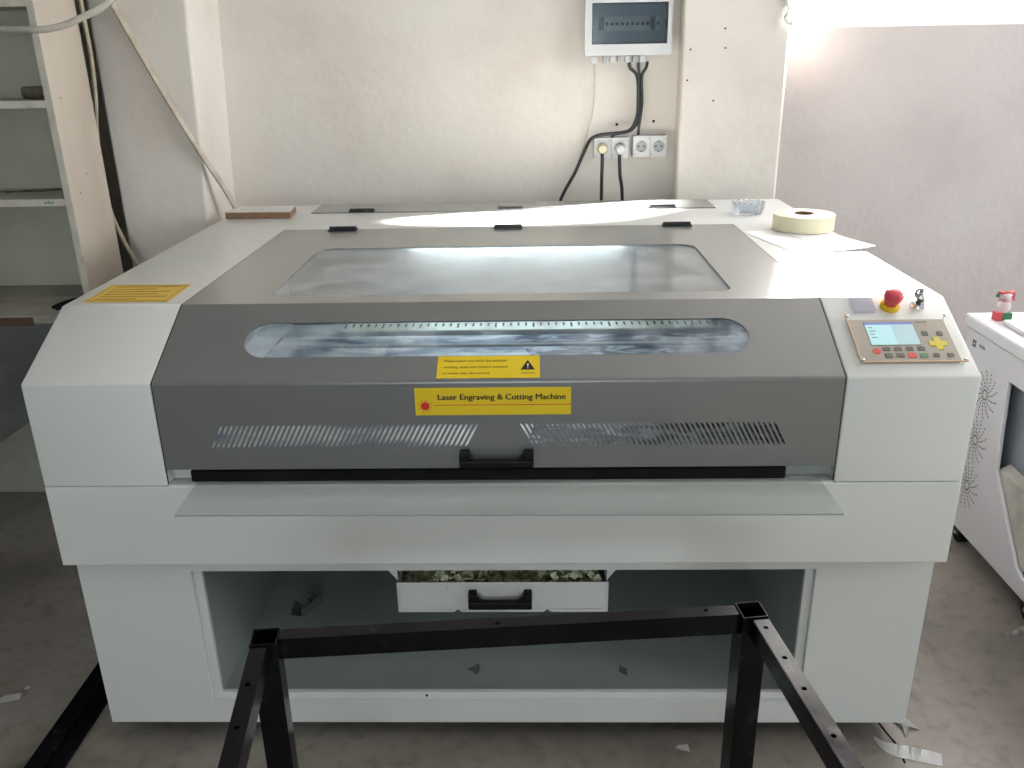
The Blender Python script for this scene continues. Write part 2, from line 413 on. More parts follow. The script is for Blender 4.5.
# upper housing: two side boxes with the sloping front, and the rear deck between them
def side_prism(bm, xa, xb):
    prof = [(0, Z2), (0, Z1), (Y5, Z5), (Y6, Z5), (Y6, Z2)]
    A = [bm.verts.new((xa, y, z)) for y, z in prof]; B = [bm.verts.new((xb, y, z)) for y, z in prof]
    bm.faces.new(A); bm.faces.new(B)
    for i in range(5):
        j = (i + 1) % 5; bm.faces.new((A[i], A[j], B[j], B[i]))
bm = bmesh.new()
for xa, xb in ((-W, LA - .003), (LB + .003, W)):
    b2 = bmesh.new(); side_prism(b2, xa, xb)
    def pr(e):
        a, b = e.verts; mid = (a.co + b.co) / 2
        if mid.y > Y5 + .01 and abs(abs(mid.x) - W) > .01: return False
        return mid.z > Z2 + .005
    bev(b2, pr, .0045, 3)
    me = bpy.data.meshes.new('t'); b2.to_mesh(me); b2.free(); bm.from_mesh(me); bpy.data.meshes.remove(me)
box(bm, LA - .0032, LB + .0032, Y7 + .004, Y6, Z2 + .1, Z5 - .00005)
bmesh.ops.recalc_face_normals(bm, faces=bm.faces)
mp('upper_housing', bm, WHITE, smooth=True, angle=50)
# inner chamber walls
bm = bmesh.new()
box(bm, LA - .002, LB + .002, 1.00, 1.02, .70, 1.015)
box(bm, LA - .0025, LA, .03, 1.02, .704, .92); box(bm, LB, LB + .0025, .03, 1.02, .704, .92)
mp('chamber_wall', bm, INNERW)
# middle band
bm = bmesh.new(); box(bm, -W, W, 0, Y6, Z3, Z2 - .0022)
mp('front_band', bm, WHITE, bevel=.003)
for a_, b_ in ((-W + .004, LA - .006), (LB + .006, W - .004)):
    bm = bmesh.new(); box(bm, a_, b_, .004, Y6 - .01, Z2 - .003, Z2 + .0005)
    mp('seam', bm, GAP)
bm = bmesh.new(); box(bm, LA - .0015, LB + .0015, .001, .98, Z2 - .003, Z2 + .0003)
mp('ledge', bm, WHITE)
# base cabinet
bm = bmesh.new()
WC = .921; ZB = .06
fo = [(-.673, .118), (.674, .118), (.674, .472), (-.673, .472)]
plate(bm, [(-WC, ZB), (WC, ZB), (WC, Z3), (-WC, Z3)], [fo], frame_M((0, YC, 0), (1, 0, 0), (0, 0, 1)), .012)
box(bm, -WC, -WC + .012, YC + .012, 1.44, ZB, Z3); box(bm, WC - .012, WC, YC + .012, 1.44, ZB, Z3); box(bm, -WC, WC, 1.428, 1.44, ZB, Z3)
mp('base_cabinet', bm, WHITE, bevel=.0015)
bm = bmesh.new()
plate(bm, [(-.70, .10), (.70, .10), (.70, .49), (-.70, .49)], [[(-.655, .136), (.656, .136), (.656, .468), (-.655, .468)]], frame_M((0, YC + .013, 0), (1, 0, 0), (0, 0, 1)), .012)
mp('door_rebate', bm, WHITE, bevel=.0015)
bm = bmesh.new()
box(bm, -.66, .66, YC + .028, 1.42, .108, .118)
box(bm, -.672, -.66, YC + .028, 1.42, .108, .50); box(bm, .66, .672, YC + .028, 1.42, .108, .50)
box(bm, -.66, .66, 1.0, 1.01, .108, .50)
mp('base_lining', bm, GREYINT)
bm = bmesh.new()
bm.free()
for x in (-.178, .585):
    bm = bmesh.new(); cyl(bm, (x, YC + .0125, .127), .0035, .002, 'Y', 10); mp('screw_hole', bm, GAP)
# feet hidden under the skirt
for x in (-.8, .8):
    for y in (.2, 1.3):
        bm = bmesh.new(); cyl(bm, (x, y, 0), .035, .02); cyl(bm, (x, y, .02), .012, .045)
        mp('levelling_foot', bm, BLACK, smooth=True)

# lid ----------------------------------------------------------------
sl = Vector((0, Y5, Z5 - Z1)).normalized(); SLL = math.hypot(Y5, Z5 - Z1)
R = .009
th1 = math.acos(sl.z); t1 = R * math.tan(th1 / 2)
th2 = math.acos(sl.y); t2 = R * math.tan(th2 / 2)
TH = .003
MV = frame_M((0, 0, 0), (1, 0, 0), (0, 0, 1))           # vertical face, local y = z
MS = frame_M((0, 0, Z1), (1, 0, 0), sl)                 # slope
MT = frame_M((0, 0, Z5), (1, 0, 0), (0, 1, 0))          # top
bm = bmesh.new()
# vents
def slot_poly(xb, xt, z0, z1, w):
    d = (xt - xb) / (z1 - z0); e = w * .7
    f = lambda z, s: (xb + d * (z - z0) + s * w / 2, z)
    return [f(z0 + e, -1), (f(z0, 0)), f(z0 + e, 1), f(z1 - e, 1), (f(z1, 0)), f(z1 - e, -1)]
zlo, zhi = .7845, .8345; N = 50
def vent_zone(xb0, xb1, lean):
    p = (xb1 - xb0) / N; dz = zhi - zlo; m = .004
    d = lean / dz
    for i in range(N):
        a = xb0 + i * p; b = a + p
        out = [(a - d * m, zlo - m), (b - d * m, zlo - m), (b + lean + d * m, zhi + m), (a + lean + d * m, zhi + m)]
        plate(bm, out, [slot_poly((a + b) / 2, (a + b) / 2 + lean, zlo, zhi, p * .50)], MV, TH)
    return [(xb0 - d * m, zlo - m), (xb1 - d * m, zlo - m), (xb1 + lean + d * m, zhi + m), (xb0 + lean + d * m, zhi + m)]
za = vent_zone(-.572, -.056, .026)
zb = vent_zone(.070, .572, -.026)
plate(bm, [(LA, Z8), (LB, Z8), (LB, Z1 - t1), (LA, Z1 - t1)], [za, zb], MV, TH)
# slope with the long slot
s0, s1 = .060 / sl.y, .149 / sl.y
slot = rrect(-.509, .506, s0, s1, (s1 - s0) / 2 * .999, 12)
plate(bm, [(LA, t1), (LB, t1), (LB, SLL - t2), (LA, SLL - t2)], [slot], MS, TH)
# top with the big window (rear corners rounded more)
win = rrect(-.500, .505, .262, .752, .03, 6, rs=[.028, .05, .05, .028])
plate(bm, [(LA, Y5 + t2), (LB, Y5 + t2), (LB, Y7), (LA, Y7)], [win], MT, TH)
def arc(C0, u, ang, r):
    """strip of the fold: C0 centre(y,z), from direction u turning by ang"""
    rows = []
    for i in range(7):
        a = u - ang * i / 6
        rows.append([bm.verts.new((x, C0[0] + r * math.cos(a), C0[1] + r * math.sin(a))) for x in (LA, LB)])
    for A, B in zip(rows, rows[1:]): bm.faces.new((A[0], A[1], B[1], B[0]))
arc((R, Z1 - t1), PI, th1, R)
arc((Y5 + t2, Z5 - R), PI / 2 + th2, th2, R)
# folded lips at bottom, rear and sides
box(bm, LA, LB, .0005, .018, Z8 - .0005, Z8 + .002)
lid = mp('lid', bm, GREY, smooth=True, angle=30)
def lp(name, bm, m, **k):
    o = finish(name, bm, m, **k); o.parent = lid
    return o
bm = bmesh.new()
plate(bm, rrect(-.515, .52, .247, .767, .03), [], Matrix.Translation((0, 0, -.0032)) @ MT, .003)
tag(lp('top_window', bm, WINDOWP), 'hazy clear window in the flat top of the lid')
bm = bmesh.new()
plate(bm, rrect(-.52, .517, s0 - .011, s1 + .011, .05), [], MS @ Matrix.Translation((0, 0, -.0032)), .003)
tag(lp('slot_window', bm, SLOTP), 'long round-ended clear window in the sloping face')
def handle(bm, cx, y, z0, z1, w, d, t=.019, drop=0):
    """black bracket pull: two feet on the surface and a thick bow, top of it scooped"""
    h = z1 - z0
    for s in (-1, 1):
        box(bm, cx + s * w / 2 - (t if s > 0 else 0) - (0 if s > 0 else 0), cx + s * w / 2 + (0 if s > 0 else t), y - d, y, z0 + h * .1, z1)
    box(bm, cx - w / 2, cx + w / 2, y - d - .004, y - d + .012, z0, z0 + h * .55)
    for s in (-1, 1):   # gussets
        x = cx + s * (w / 2 - t)
        vs = [bm.verts.new(p) for p in ((x, y - d, z0 + h * .54), (x - s * .014, y - d, z0 + h * .54), (x, y - d, z0 + h * .85), (x, y - d + .012, z0 + h * .54), (x - s * .014, y - d + .012, z0 + h * .54), (x, y - d + .012, z0 + h * .85))]
        for f in ((0, 1, 2), (3, 5, 4), (0, 3, 4, 1), (1, 4, 5, 2), (2, 5, 3, 0)): bm.faces.new([vs[i] for i in f])
bm = bmesh.new(); handle(bm, .001, 0, .752, .781, .146, .028)
tag(lp('handle', bm, BLACK, bevel=.003), 'black pull handle on the lid')
for (x, y) in ((-.488, 1.008), (.004, 1.008), (.502, 1.012)):
    bm = bmesh.new()
    box(bm, x - .042, x + .042, y - .018, y + .016, Z5 + .0002, Z5 + .0045)
    cyl(bm, (x - .040, y, Z5 + .006), .006, .080, 'X', 12)
    for q in (-.028, .028):
        cyl(bm, (x + q, y - .011, Z5 + .004), .0035, .0015, 'Z', 8)
    lp('hinge', bm, BLACKM, smooth=True)
# stickers on the lid
def sticker(name, Mloc, x0, x1, y0, y1, m, label):
    bm = bmesh.new(); plate(bm, [(x0, y0), (x1, y0), (x1, y1), (x0, y1)], [], Mloc @ Matrix.Translation((0, 0, .0006)), .0005)
    return tag(lp(name, bm, m), label)
MV2 = MV @ Matrix.Translation((0, 0, .0008))
sticker('title_sticker', MV, -.1555, .147, .8535, .9105, YEL, 'yellow sticker with the words Laser Engraving & Cutting Machine')
bm = bmesh.new()
for k_ in range(5): text_bm(bm, 'Laser Engraving & Cutting Machine', MV2 @ Matrix.Translation((-.1125 + .0003 * k_, .8855 + .0003 * (k_ % 2), .00002 * k_)), .0165, 0, 0, width=.247)
lp('sticker_writing', bm, INK)
bm = bmesh.new()
cx, cz = -.136, .8725
plate(bm, circ(cx, cz, .0085, 20), [], MV2, .0002)
for i in range(16):
    a = 2 * PI * i / 16 + .1; r0, r1 = .0095, (.0165 if i % 2 else .0135)
    w = .0006
    dx, dz = math.cos(a), math.sin(a)
    plate(bm, [(cx + dx * r0 - dz * w, cz + dz * r0 + dx * w), (cx + dx * r0 + dz * w, cz + dz * r0 - dx * w), (cx + dx * r1 + dz * w * .4, cz + dz * r1 - dx * w * .4), (cx + dx * r1 - dz * w * .4, cz + dz * r1 + dx * w * .4)], [], MV2, .0002)
plate(bm, [(-.120, .8738), (.147, .8738), (.147, .8752), (-.120, .8752)], [], MV2, .0002)
tag(lp('laser_mark', bm, RED), 'red sunburst with a thin red line')
# caution sticker on the slope
MS2 = MS @ Matrix.Translation((0, 0, .0010))
c0, c1 = .006 / sl.y, .0585 / sl.y
sticker('caution_sticker', MS, -.1125, .0875, c0, c1, YEL, 'amber caution sticker with three lines of small print and a black triangle')
bm = bmesh.new()
for k, (s, wd) in enumerate((('Please watch out while the machine', .122), ('working, make sure there is someone', .126), ('to watch over the machine', .090))):
    text_bm(bm, s, MS2 @ Matrix.Translation((-.1, c1 - .016 - k * .0165, 0)), .0088, 0, 0, width=wd)
text_bm(bm, 'CAUTION', MS2 @ Matrix.Translation((.052, c0 + .0095, 0)), .0062, 0, 0, width=.026)
plate(bm, [(.050, c0 + .021), (.078, c0 + .021), (.064, c0 + .047)], [], MS2, .0002)
lp('caution_print', bm, INK)
bm = bmesh.new()
plate(bm, [(.0635, c0 + .024), (.0648, c0 + .024), (.0648, c0 + .0262), (.0635, c0 + .0262)], [], MS2 @ Matrix.Translation((0, 0, .0003)), .0001)
plate(bm, [(.0637, c0 + .0275), (.0646, c0 + .0275), (.0656, c0 + .037), (.0627, c0 + .037)], [], MS2 @ Matrix.Translation((0, 0, .0003)), .0001)
lp('caution_mark', bm, WHITEP)
# black strips standing in for the dark gap beside the lid
for x in (LA - .0029, LB + .0001):
    bm = bmesh.new()
    prof = [(.0015, Z2 + .002), (.0015, Z1 - .001), (Y5 + .0005, Z5 - .0006), (1.02, Z5 - .0004), (1.02, Z2 + .1)]
    A = [bm.verts.new((x, y, z)) for y, z in prof]; B = [bm.verts.new((x + .0028, y, z)) for y, z in prof]
    for i in range(4): bm.faces.new((A[i], A[i + 1], B[i + 1], B[i]))
    mp('lid_gap_line', bm, GAP)
# seal bar under the lid
bm = bmesh.new(); box(bm, -.625, .579, .012, .034, Z2 + .001, Z2 + .026)
mp('seal_bar', bm, RUBBER, bevel=.003)
bm = bmesh.new(); box(bm, LA + .001, -.628, .03, .034, Z2 + .001, Z2 + .034); mp('end_plate', bm, INNERW, bevel=.001)
bm = bmesh.new(); box(bm, .582, LB - .001, .03, .034, Z2 + .001, Z2 + .034)
mp('end_plate', bm, GREYINT, bevel=.001)
# rear lid panel with its hinges
rear = None
bm = bmesh.new(); plate(bm, [(-.656, 1.305), (.676, 1.305), (.676, 1.474), (-.656, 1.474)], [], Matrix.Translation((0, 0, Z5 + .003)), .0032)
rear = mp('rear_cover', bm, GREY, bevel=.001)
for x in (-.488, .004, .504):
    bm = bmesh.new(); box(bm, x - .042, x + .042, 1.302, 1.336, Z5 + .0032, Z5 + .0065)
    cyl(bm, (x - .040, 1.318, Z5 + .008), .005, .080, 'X', 12)
    o = finish('hinge', bm, BLACKM, smooth=True); o.parent = rear
# inside the chamber
bm = bmesh.new(); box(bm, LA + .004, LB - .004, .012, .985, .735, .745)
mp('work_bed', bm, BEDM)
bm = bmesh.new(); plate(bm, [(-.65, .02), (.05, .02), (.12, .50), (-.02, .93), (-.65, .93)], [], Matrix.Translation((0, 0, .7485)), .003)
mp('bed_liner', bm, mat_mix('cloudy_protective_film', [(.16, .21, .29), (.42, .47, .52), (.75, .78, .76)], 5, 8, .4, stretch=(1, 2, 1), stops=[.40, .48, .58], dist=.7))
bm = bmesh.new(); box(bm, LA + .03, .625, .556, .63, .838, .8495)
box(bm, LA + .03, .625, .500, .515, .825, .832)
rail = mp('gantry_rail', bm, RAILM, bevel=.002)
bm = bmesh.new(); box(bm, -.42, .54, .560, .628, .8502, .8515)
ru = finish('ruler', bm, RULERM); ru.parent = rail
bm = bmesh.new()
for i in range(49):
    L = .038 if i % 5 == 0 else .026
    box(bm, -.416 + i * .0196, -.4110 + i * .0196, .620 - L, .620, .8516, .852)
ru = finish('ruler_marks', bm, INK); ru.parent = rail
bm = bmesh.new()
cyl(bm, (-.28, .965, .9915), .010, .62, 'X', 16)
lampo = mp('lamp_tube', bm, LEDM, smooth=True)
# drawer below
dr = None
bm = bmesh.new()
plate(bm, [(-.238, .323), (-.11, .323), (-.102, .331), (-.094, .323), (.094, .323), (.102, .331), (.110, .323), (.239, .323), (.239, .402), (-.238, .402)], [], frame_M((0, .10, 0), (1, 0, 0), (0, 0, 1)), .003)
box(bm, -.236, -.233, .10, .55, .33, .402); box(bm, .234, .237, .10, .55, .33, .402); box(bm, -.233, .234, .10, .55, .33, .333)
dr = mp('drawer', bm, WHITE, bevel=.0008)
def dp(name, bm, m, **k):
    o = finish(name, bm, m, **k); o.parent = dr; return o
bm = bmesh.new(); handle(bm, -.004, .0985, .350, .386, .142, .026)
tag(dp('handle', bm, BLACK, bevel=.003), 'black pull handle on the drawer')
bm = bmesh.new()
for s in (-1, 1):
    plate(bm, [(s * .236, .40), (s * .236, .472), (s * .29, .472)] if s > 0 else [(s * .29, .472), (s * .236, .472), (s * .236, .40)], [], frame_M((0, .112, 0), (1, 0, 0), (0, 0, 1)), .002)
box(bm, -.24, .24, .115, .56, .474, .478)
mp('drawer_hanger', bm, WHITE)

# control panel on the right slope --------------------------------------
def SP(u, y): return u, y / sl.y
cp = None
MSK = MS
MS = MS @ Matrix.Translation((0, -.008, 0))
bm = bmesh.new()
x0, x1 = .708, .897; v0, v1 = .038 / sl.y, .142 / sl.y
plate(bm, rrect(x0, x1, v0, v1, .003), [], MS @ Matrix.Translation((0, 0, .006)), .006)
cp = mp('control_panel', bm, PANELC, bevel=.001)
def cpp(name, bm, m, **k):
    o = finish(name, bm, m, **k); o.parent = cp; return o
MC = MS @ Matrix.Translation((0, 0, .0066))
def quad(bm, xa, xb, ya, yb, Mx=None, th=.0006, mi=0, r=0):
    plate(bm, rrect(xa, xb, ya, yb, r, 3) if r else [(xa, ya), (xb, ya), (xb, yb), (xa, yb)], [], Mx or MC, th, mi)
sa, sb = .078 / sl.y, .1335 / sl.y
bm = bmesh.new(); quad(bm, .736, .833, sa - .001, sb + .001); cpp('screen_bezel', bm, INK)
MC2 = MC @ Matrix.Translation((0, 0, .0004))
bm = bmesh.new(); quad(bm, .737, .832, sa, sb, MC2, mi=0)
MC3 = MC2 @ Matrix.Translation((0, 0, .0003))
quad(bm, .737, .832, sb - .006, sb, MC3, mi=1); quad(bm, .789, .832, sa, sb - .006, MC3, mi=2)
for k in range(4): quad(bm, .742, .750 + .004 * (k % 2), sb - .016 - k * .009, sb - .0135 - k * .009, MC3, mi=3)
cpp('screen', bm, [SCREEN, SCREENB, SCREEN2, SCREENT])
def key(x, y, w, h, m, shape=None):
    bm = bmesh.new(); yy = y / sl.y
    if shape == 'plus':
        a = w / 2; b = w / 5.2
        plate(bm, [(x - b, yy - a), (x + b, yy - a), (x + b, yy - b), (x + a, yy - b), (x + a, yy + b), (x + b, yy + b), (x + b, yy + a), (x - b, yy + a), (x - b, yy + b), (x - a, yy + b), (x - a, yy - b), (x - b, yy - b)], [], MC @ Matrix.Translation((0, 0, .001)), .0014)
    elif shape == 'round': plate(bm, circ(x, yy, w / 2, 14), [], MC @ Matrix.Translation((0, 0, .001)), .0014)
    else: plate(bm, rrect(x - w / 2, x + w / 2, yy - h / 2, yy + h / 2, .002, 3), [], MC @ Matrix.Translation((0, 0, .001)), .0014)
    cpp('key', bm, m)
key(.742, .063, .016, 0, BTNR, 'round')
for i in range(4): key(.762 + i * .0222, .068, .0145, .0105, BTNG)
key(.762, .052, .0145, .0105, BTNG); key(.7842, .052, .0145, .0105, BTNG); key(.807, .052, .016, .0125, BTNR); key(.829, .052, .0155, .0105, BTNGR)
key(.848, .105, .012, .0115, BTNG); key(.877, .105, .012, .0115, BTNG)
key(.866, .080, .034, 0, BTNY, 'plus')
key(.853, .052, .012, .0095, BTNG); key(.880, .052, .012, .0095, BTNG)
bm = bmesh.new(); quad(bm, .838, .862, .1335 / sl.y, .1355 / sl.y)
cpp('maker_print', bm, BTNG)
# clear cover with copper coloured bevelled edges and four screws
cx0, cx1, cv0, cv1 = .7015, .9045, .031 / sl.y, .149 / sl.y
bm = bmesh.new(); plate(bm, rrect(cx0, cx1, cv0, cv1, .003), [], MS @ Matrix.Translation((0, 0, .0135)), .002)
cpp('clear_cover', bm, mat_sheet('panel_cover_acrylic', (.97, .97, .96), .004, (.8, .8, .8), .08, .7))
bm = bmesh.new()
for (a, b, c, d) in ((cx0, cx0 + .0022, cv0, cv1), (cx0, cx1, cv0, cv0 + .0018)):
    quad(bm, a, b, c, d, MS @ Matrix.Translation((0, 0, .0145)), .003)
cpp('cover_edge', bm, ORANGEE)
for x in (cx0 + .005, cx1 - .005):
    for v in (cv0 + .005, cv1 - .005):
        bm = bmesh.new(); cyl(bm, (x, v, .0137), .0036, .003, 'Z', 12, r2=.0026, M=MS); cyl(bm, (x, v, 0), .0018, .014, 'Z', 8, M=MS)
        cpp('screw', bm, CHROME, smooth=True)
MS = MSK
# yellow warning label on the left top
bm = bmesh.new()
plate(bm, [(-.897, .375), (-.893, .228), (-.7065, .225), (-.709, .372)], [], Matrix.Translation((0, 0, Z5 + .0006)), .0005)
lab = mp('warning_label', bm, YEL2)
bm = bmesh.new()
Mtop = Matrix.Translation((0, 0, Z5 + .0010))
plate(bm, [(-.890, .369), (-.888, .234), (-.713, .231), (-.7145, .366)], [[(-.8875, .3655), (-.8855, .2375), (-.7155, .2345), (-.717, .3625)]], Mtop, .0003)
for k in range(6):
    y = .35 - k * .021; wd = (.15, .10, .14, .12, .15, .09)[k]
    plate(bm, [(-.875, y), (-.875 + wd, y), (-.875 + wd, y + .007), (-.875, y + .007)], [], Mtop, .0003)
o = finish('label_print', bm, GOLD); o.parent = lab
# emergency stop
ex, ev = .805, .174 / sl.y
es = None
bm = bmesh.new(); cyl(bm, (ex, ev, 0), .0195, .004, 'Z', 28, M=MS)
es = mp('emergency_stop', bm, YEL2, smooth=True)
bm = bmesh.new()
lathe(bm, [(.0001, .042), (.010, .0415), (.016, .039), (.0185, .034), (.0185, .026), (.015, .018), (.013, .012), (.013, .004), (.0001, .004)], (ex, ev, 0), 28, M=MS)
o = finish('mushroom_button', bm, REDPL, smooth=True, angle=60); o.parent = es
bm = bmesh.new(); cyl(bm, (ex, ev, .004), .017, .006, 'Z', 24, M=MS)
o = finish('collar', bm, YEL, smooth=True); o.parent = es
# key switch
kx, kv = .862, .174 / sl.y
bm = bmesh.new(); lathe(bm, [(.0001, .010), (.010, .010), (.013, .008), (.0155, .003), (.0155, .0), (.0001, 0)], (kx, kv, 0), 24, M=MS)
mp('key_switch', bm, CHROME, smooth=True)
bm = bmesh.new(); cyl(bm, (kx, kv, .010), .0065, .010, 'Z', 16, M=MS)
mp('switch_barrel', bm, BLACKM, smooth=True)
# small green sticker dot beside it
# ------------------------------------------------------------------ things on the machine
MK = MS @ Matrix.Translation((kx, kv, .0205)) @ Matrix.Rotation(math.radians(-28), 4, 'Y') @ Matrix.Rotation(.5, 4, 'Z')
k = thing('key', 'small chrome key with a black head standing in the switch beside the red stop button', 'key', tuple(MK @ Vector((0, 0, 0))))
bm = bmesh.new(); box(bm, -.003, .003, -.0008, .0008, 0, .010, M=MK)
put(finish('blade', bm, CHROME), k)
bm = bmesh.new(); plate(bm, [(x, y) for x, y in circ(0, .019, .010, 18)], [circ(0, .022, .0045, 12)], MK @ Matrix.Rotation(PI / 2, 4, 'X') @ Matrix.Translation((0, 0, .0015)), .003)
put(finish('bow', bm, mat('blue_grey_key_head', (.10, .10, .16), .25)), k)
bm = bmesh.new()
pr = [MK @ Vector((.004 + .009 * math.sin(a), .003 * math.cos(a), .026 + .0095 * math.cos(a))) for a in [2 * PI * i / 20 for i in range(21)]]
tube(bm, pr, .0011, 6, 1)
put(finish('ring', bm, CHROME, smooth=True), k)
bm = bmesh.new()
p0 = MK @ Vector((.011, 0, .018)); 
MH = frame_M((p0.x + .003, p0.y - .004, p0.z - .036), (1, 0, 0), (0, .45, .89))
plate(bm, rrect(-.0035, .0035, 0, .034, .002, 3), [circ(0, .030, .0015, 8)], MH, .0012)
put(finish('spare_key', bm, CHROME), k)

# clear little block left of the stop button
bm = bmesh.new(); plate(bm, rrect(.7285, .772, .157 / sl.y, .199 / sl.y, .002), [], MS @ Matrix.Translation((0, 0, .0085)), .008)
tag(finish('acrylic_block', bm, mat_sheet('violet_clear_block', (.88, .88, .93), .12, (.62, .60, .68), .1), bevel=.001), 'small square clear acrylic block lying on the slope left of the red stop button', 'acrylic block')

# clear sheet sticking out under the lid
bm = bmesh.new(); plate(bm, [(-.606, -.128), (.645, -.136), (.645, .010), (-.612, .010)], [], Matrix.Translation((0, 0, Z2 + .0042)), .003)
acs = thing('acrylic_sheet', 'long clear acrylic sheet jutting out under the black seal of the grey lid', 'acrylic sheet', (0, -.06, Z2 + .0012))
put(finish('sheet', bm, SHEETM), acs)
bm = bmesh.new(); plate(bm, [(-.606, -.1288), (.645, -.1368), (.645, -.136), (-.606, -.128)], [], Matrix.Translation((0, 0, Z2 + .0042)), .003)
put(finish('cut_edge', bm, GREYINT), acs)

# papers, tape, glass dish, board
def sheet(name, pts, z, lab, curl=.0):
    bm = bmesh.new()
    n = 10; g = []
    for i in range(n + 1):
        row = []
        for j in range(n + 1):
            u, v = i / n, j / n
            p = (1 - u) * (1 - v) * Vector(pts[0]) + u * (1 - v) * Vector(pts[1]) + u * v * Vector(pts[2]) + (1 - u) * v * Vector(pts[3])
            zz = z + curl * max(0, u + v - 1.1) ** 2
            row.append(bm.verts.new((p.x, p.y, zz)))
        g.append(row)
    for i in range(n):
        for j in range(n): bm.faces.new((g[i][j], g[i + 1][j], g[i + 1][j + 1], g[i][j + 1]))
    for v in bm.verts: v.normal_update()
    return tag(finish(name, bm, PAPER), lab, 'paper')
sheet('paper_sheet', [(.674, .905), (.742, .615), (.915, .655), (.85, .945)], Z5 + .0008, 'white paper sheet under the tape roll, its pointed corner beside the grey lid')
sheet('paper_sheet', [(.77, .90), (.838, .635), (.948, .645), (.90, .93)], Z5 + .0022, 'white paper sheet under the tape roll, tip overhanging the machine edge', .012)

tr = thing('tape_roll', 'wide roll of pale yellow tape on white paper, right rear of the machine', 'tape', (.846, .925, Z5 + .0034))
bm = bmesh.new(); lathe(bm, [(.026, 0), (.083, 0), (.0845, .001), (.0845, .042), (.083, .043), (.026, .043), (.026, 0)], n=56)
for f in bm.faces: f.material_index = 1 if abs(f.calc_center_median().z - .043) < .0012 or f.calc_center_median().z < .001 else 0
finish('tape', bm, [TAPEY, TAPEW], tr, smooth=True, angle=40)
bm = bmesh.new(); lathe(bm, [(.0215, .0), (.0262, .0), (.0262, .0445), (.0215, .0445), (.0215, 0)], n=32)
finish('cardboard_core', bm, CARD, tr, smooth=True, angle=40)

bm = bmesh.new()
n = 28
prof = [(.0001, .008), (.030, .008), (.037, .014), (.041, .034), (.046, .036), (.049, .034), (.047, .018), (.042, .0), (.0001, .0)]
rings = []
for k_, (r, z) in enumerate(prof):
    ring = []
    for i in range(n):
        a = 2 * PI * i / n; rr = r * (1 + (.035 if (i % 2) and 3 < k_ < 8 else 0)); zz = z + (.003 if (i % 2) and 2 < k_ < 6 else 0)
        ring.append(bm.verts.new((rr * math.cos(a), rr * math.sin(a), zz)))
    rings.append(ring)
for A, B in zip(rings, rings[1:]):
    for i in range(n): bm.faces.new((A[i], A[(i + 1) % n], B[(i + 1) % n], B[i]))
tag(finish('glass_ashtray', bm, CRYS, loc=(.755, 1.200, Z5 + .0004)), 'round cut glass ashtray on the rear of the machine beside the tape roll', 'ashtray')
bm = bmesh.new(); tube(bm, [(.792, 1.255, Z5 + .003), (.805, 1.265, Z5 + .003), (.818, 1.26, Z5 + .003)], .0022, 6, 3)
tag(finish('screw', bm, CHROME, smooth=True), 'tiny screw lying between the glass ashtray and the rear right corner of the machine', 'screw')

wb = thing('wooden_board', 'small brown board with a pale top on the rear left corner of the machine', 'board', (-.80, 1.28, Z5 + .0004))
bm = bmesh.new(); plate(bm, [(-.113, -.055), (.100, -.062), (.088, .055), (-.10, .06)], [], Matrix.Translation((0, 0, .020)), .020)
finish('core', bm, MDF, wb, bevel=.001)
bm = bmesh.new(); plate(bm, [(-.112, -.054), (.099, -.061), (.087, .054), (-.099, .059)], [], Matrix.Translation((0, 0, .0213)), .0012)
finish('face_sheet', bm, WHITE, wb)

# drawer contents (uncountable chips)
bm = bmesh.new()
for i in range(520):
    x = random.uniform(-.222, .222); y = random.uniform(.11, .33); s = random.uniform(.004, .013)
    z = .375 + .022 * math.sin(x * 23 + 1) * math.sin(y * 31) + random.uniform(0, .02)
    M = Matrix.Translation((x, y, z)) @ Matrix.Rotation(random.uniform(0, 6), 4, Vector((random.random(), random.random(), random.random() + .1)).normalized())
    box(bm, -s, s, -s * .6, s * .6, -.0012, .0012, M=M)
box(bm, -.23, .23, .106, .5, .334, .372)
tag(finish('acrylic_offcuts', bm, DEBRIS), 'heap of shiny yellow green acrylic chips filling the open drawer under the machine', 'offcuts', kind='stuff')

# items in the base bay
bm = bmesh.new()
br = thing('metal_bracket', 'bent grey metal bracket standing on the grey floor of the machine base, far left', 'bracket', (-.53, .40, .1185))
bm.free()
bm = bmesh.new(); box(bm, -.035, .035, -.003, .003, 0, .022, M=Matrix.Translation((.0, .0, 0)) @ Matrix.Rotation(math.radians(62), 4, 'Z'))
box(bm, -.02, .02, -.003, .003, 0, .022, M=Matrix.Translation((-.004, .036, 0)) @ Matrix.Rotation(math.radians(150), 4, 'Z'))
finish('strip', bm, GREY, br, bevel=.001)
bm = bmesh.new(); plate(bm, [(-.045, -.03), (-.012, -.035), (-.018, .01), (-.05, .035)], [], Matrix.Translation((-.004, 0, .002)), .0015)
finish('plate', bm, CHROME, br)
for (x, y, r, nm, lb) in ((-.071, .155, .022, 'film_scrap', 'dark star shaped scrap lying in the machine base below the drawer'), (.285, .15, .02, 'film_scrap', 'dark triangular scrap lying in the machine base near the right post of the steel frame')):
    bm = bmesh.new(); q = 7 if x < 0 else 4
    plate(bm, [(r * (1 if i % 2 else .5) * math.cos(2 * PI * i / q + .4), r * (1 if i % 2 else .5) * math.sin(2 * PI * i / q + .4)) for i in range(q)], [], Matrix.Translation((x, y, .1198)), .001)
    tag(finish(nm, bm, mat('scrap_grey', (.10, .11, .105), .7)), lb, 'scrap')
bm = bmesh.new()
tube(bm, [(-.535, .075, .121), (-.54, .07, .135), (-.53, .068, .148), (-.519, .07, .14), (-.523, .075, .124), (-.535, .08, .121)], .0018, 6, 4)
tag(finish('plastic_curl', bm, FILM, smooth=True), 'thin curl of clear plastic on the sill of the machine base beside the left post', 'plastic scrap')

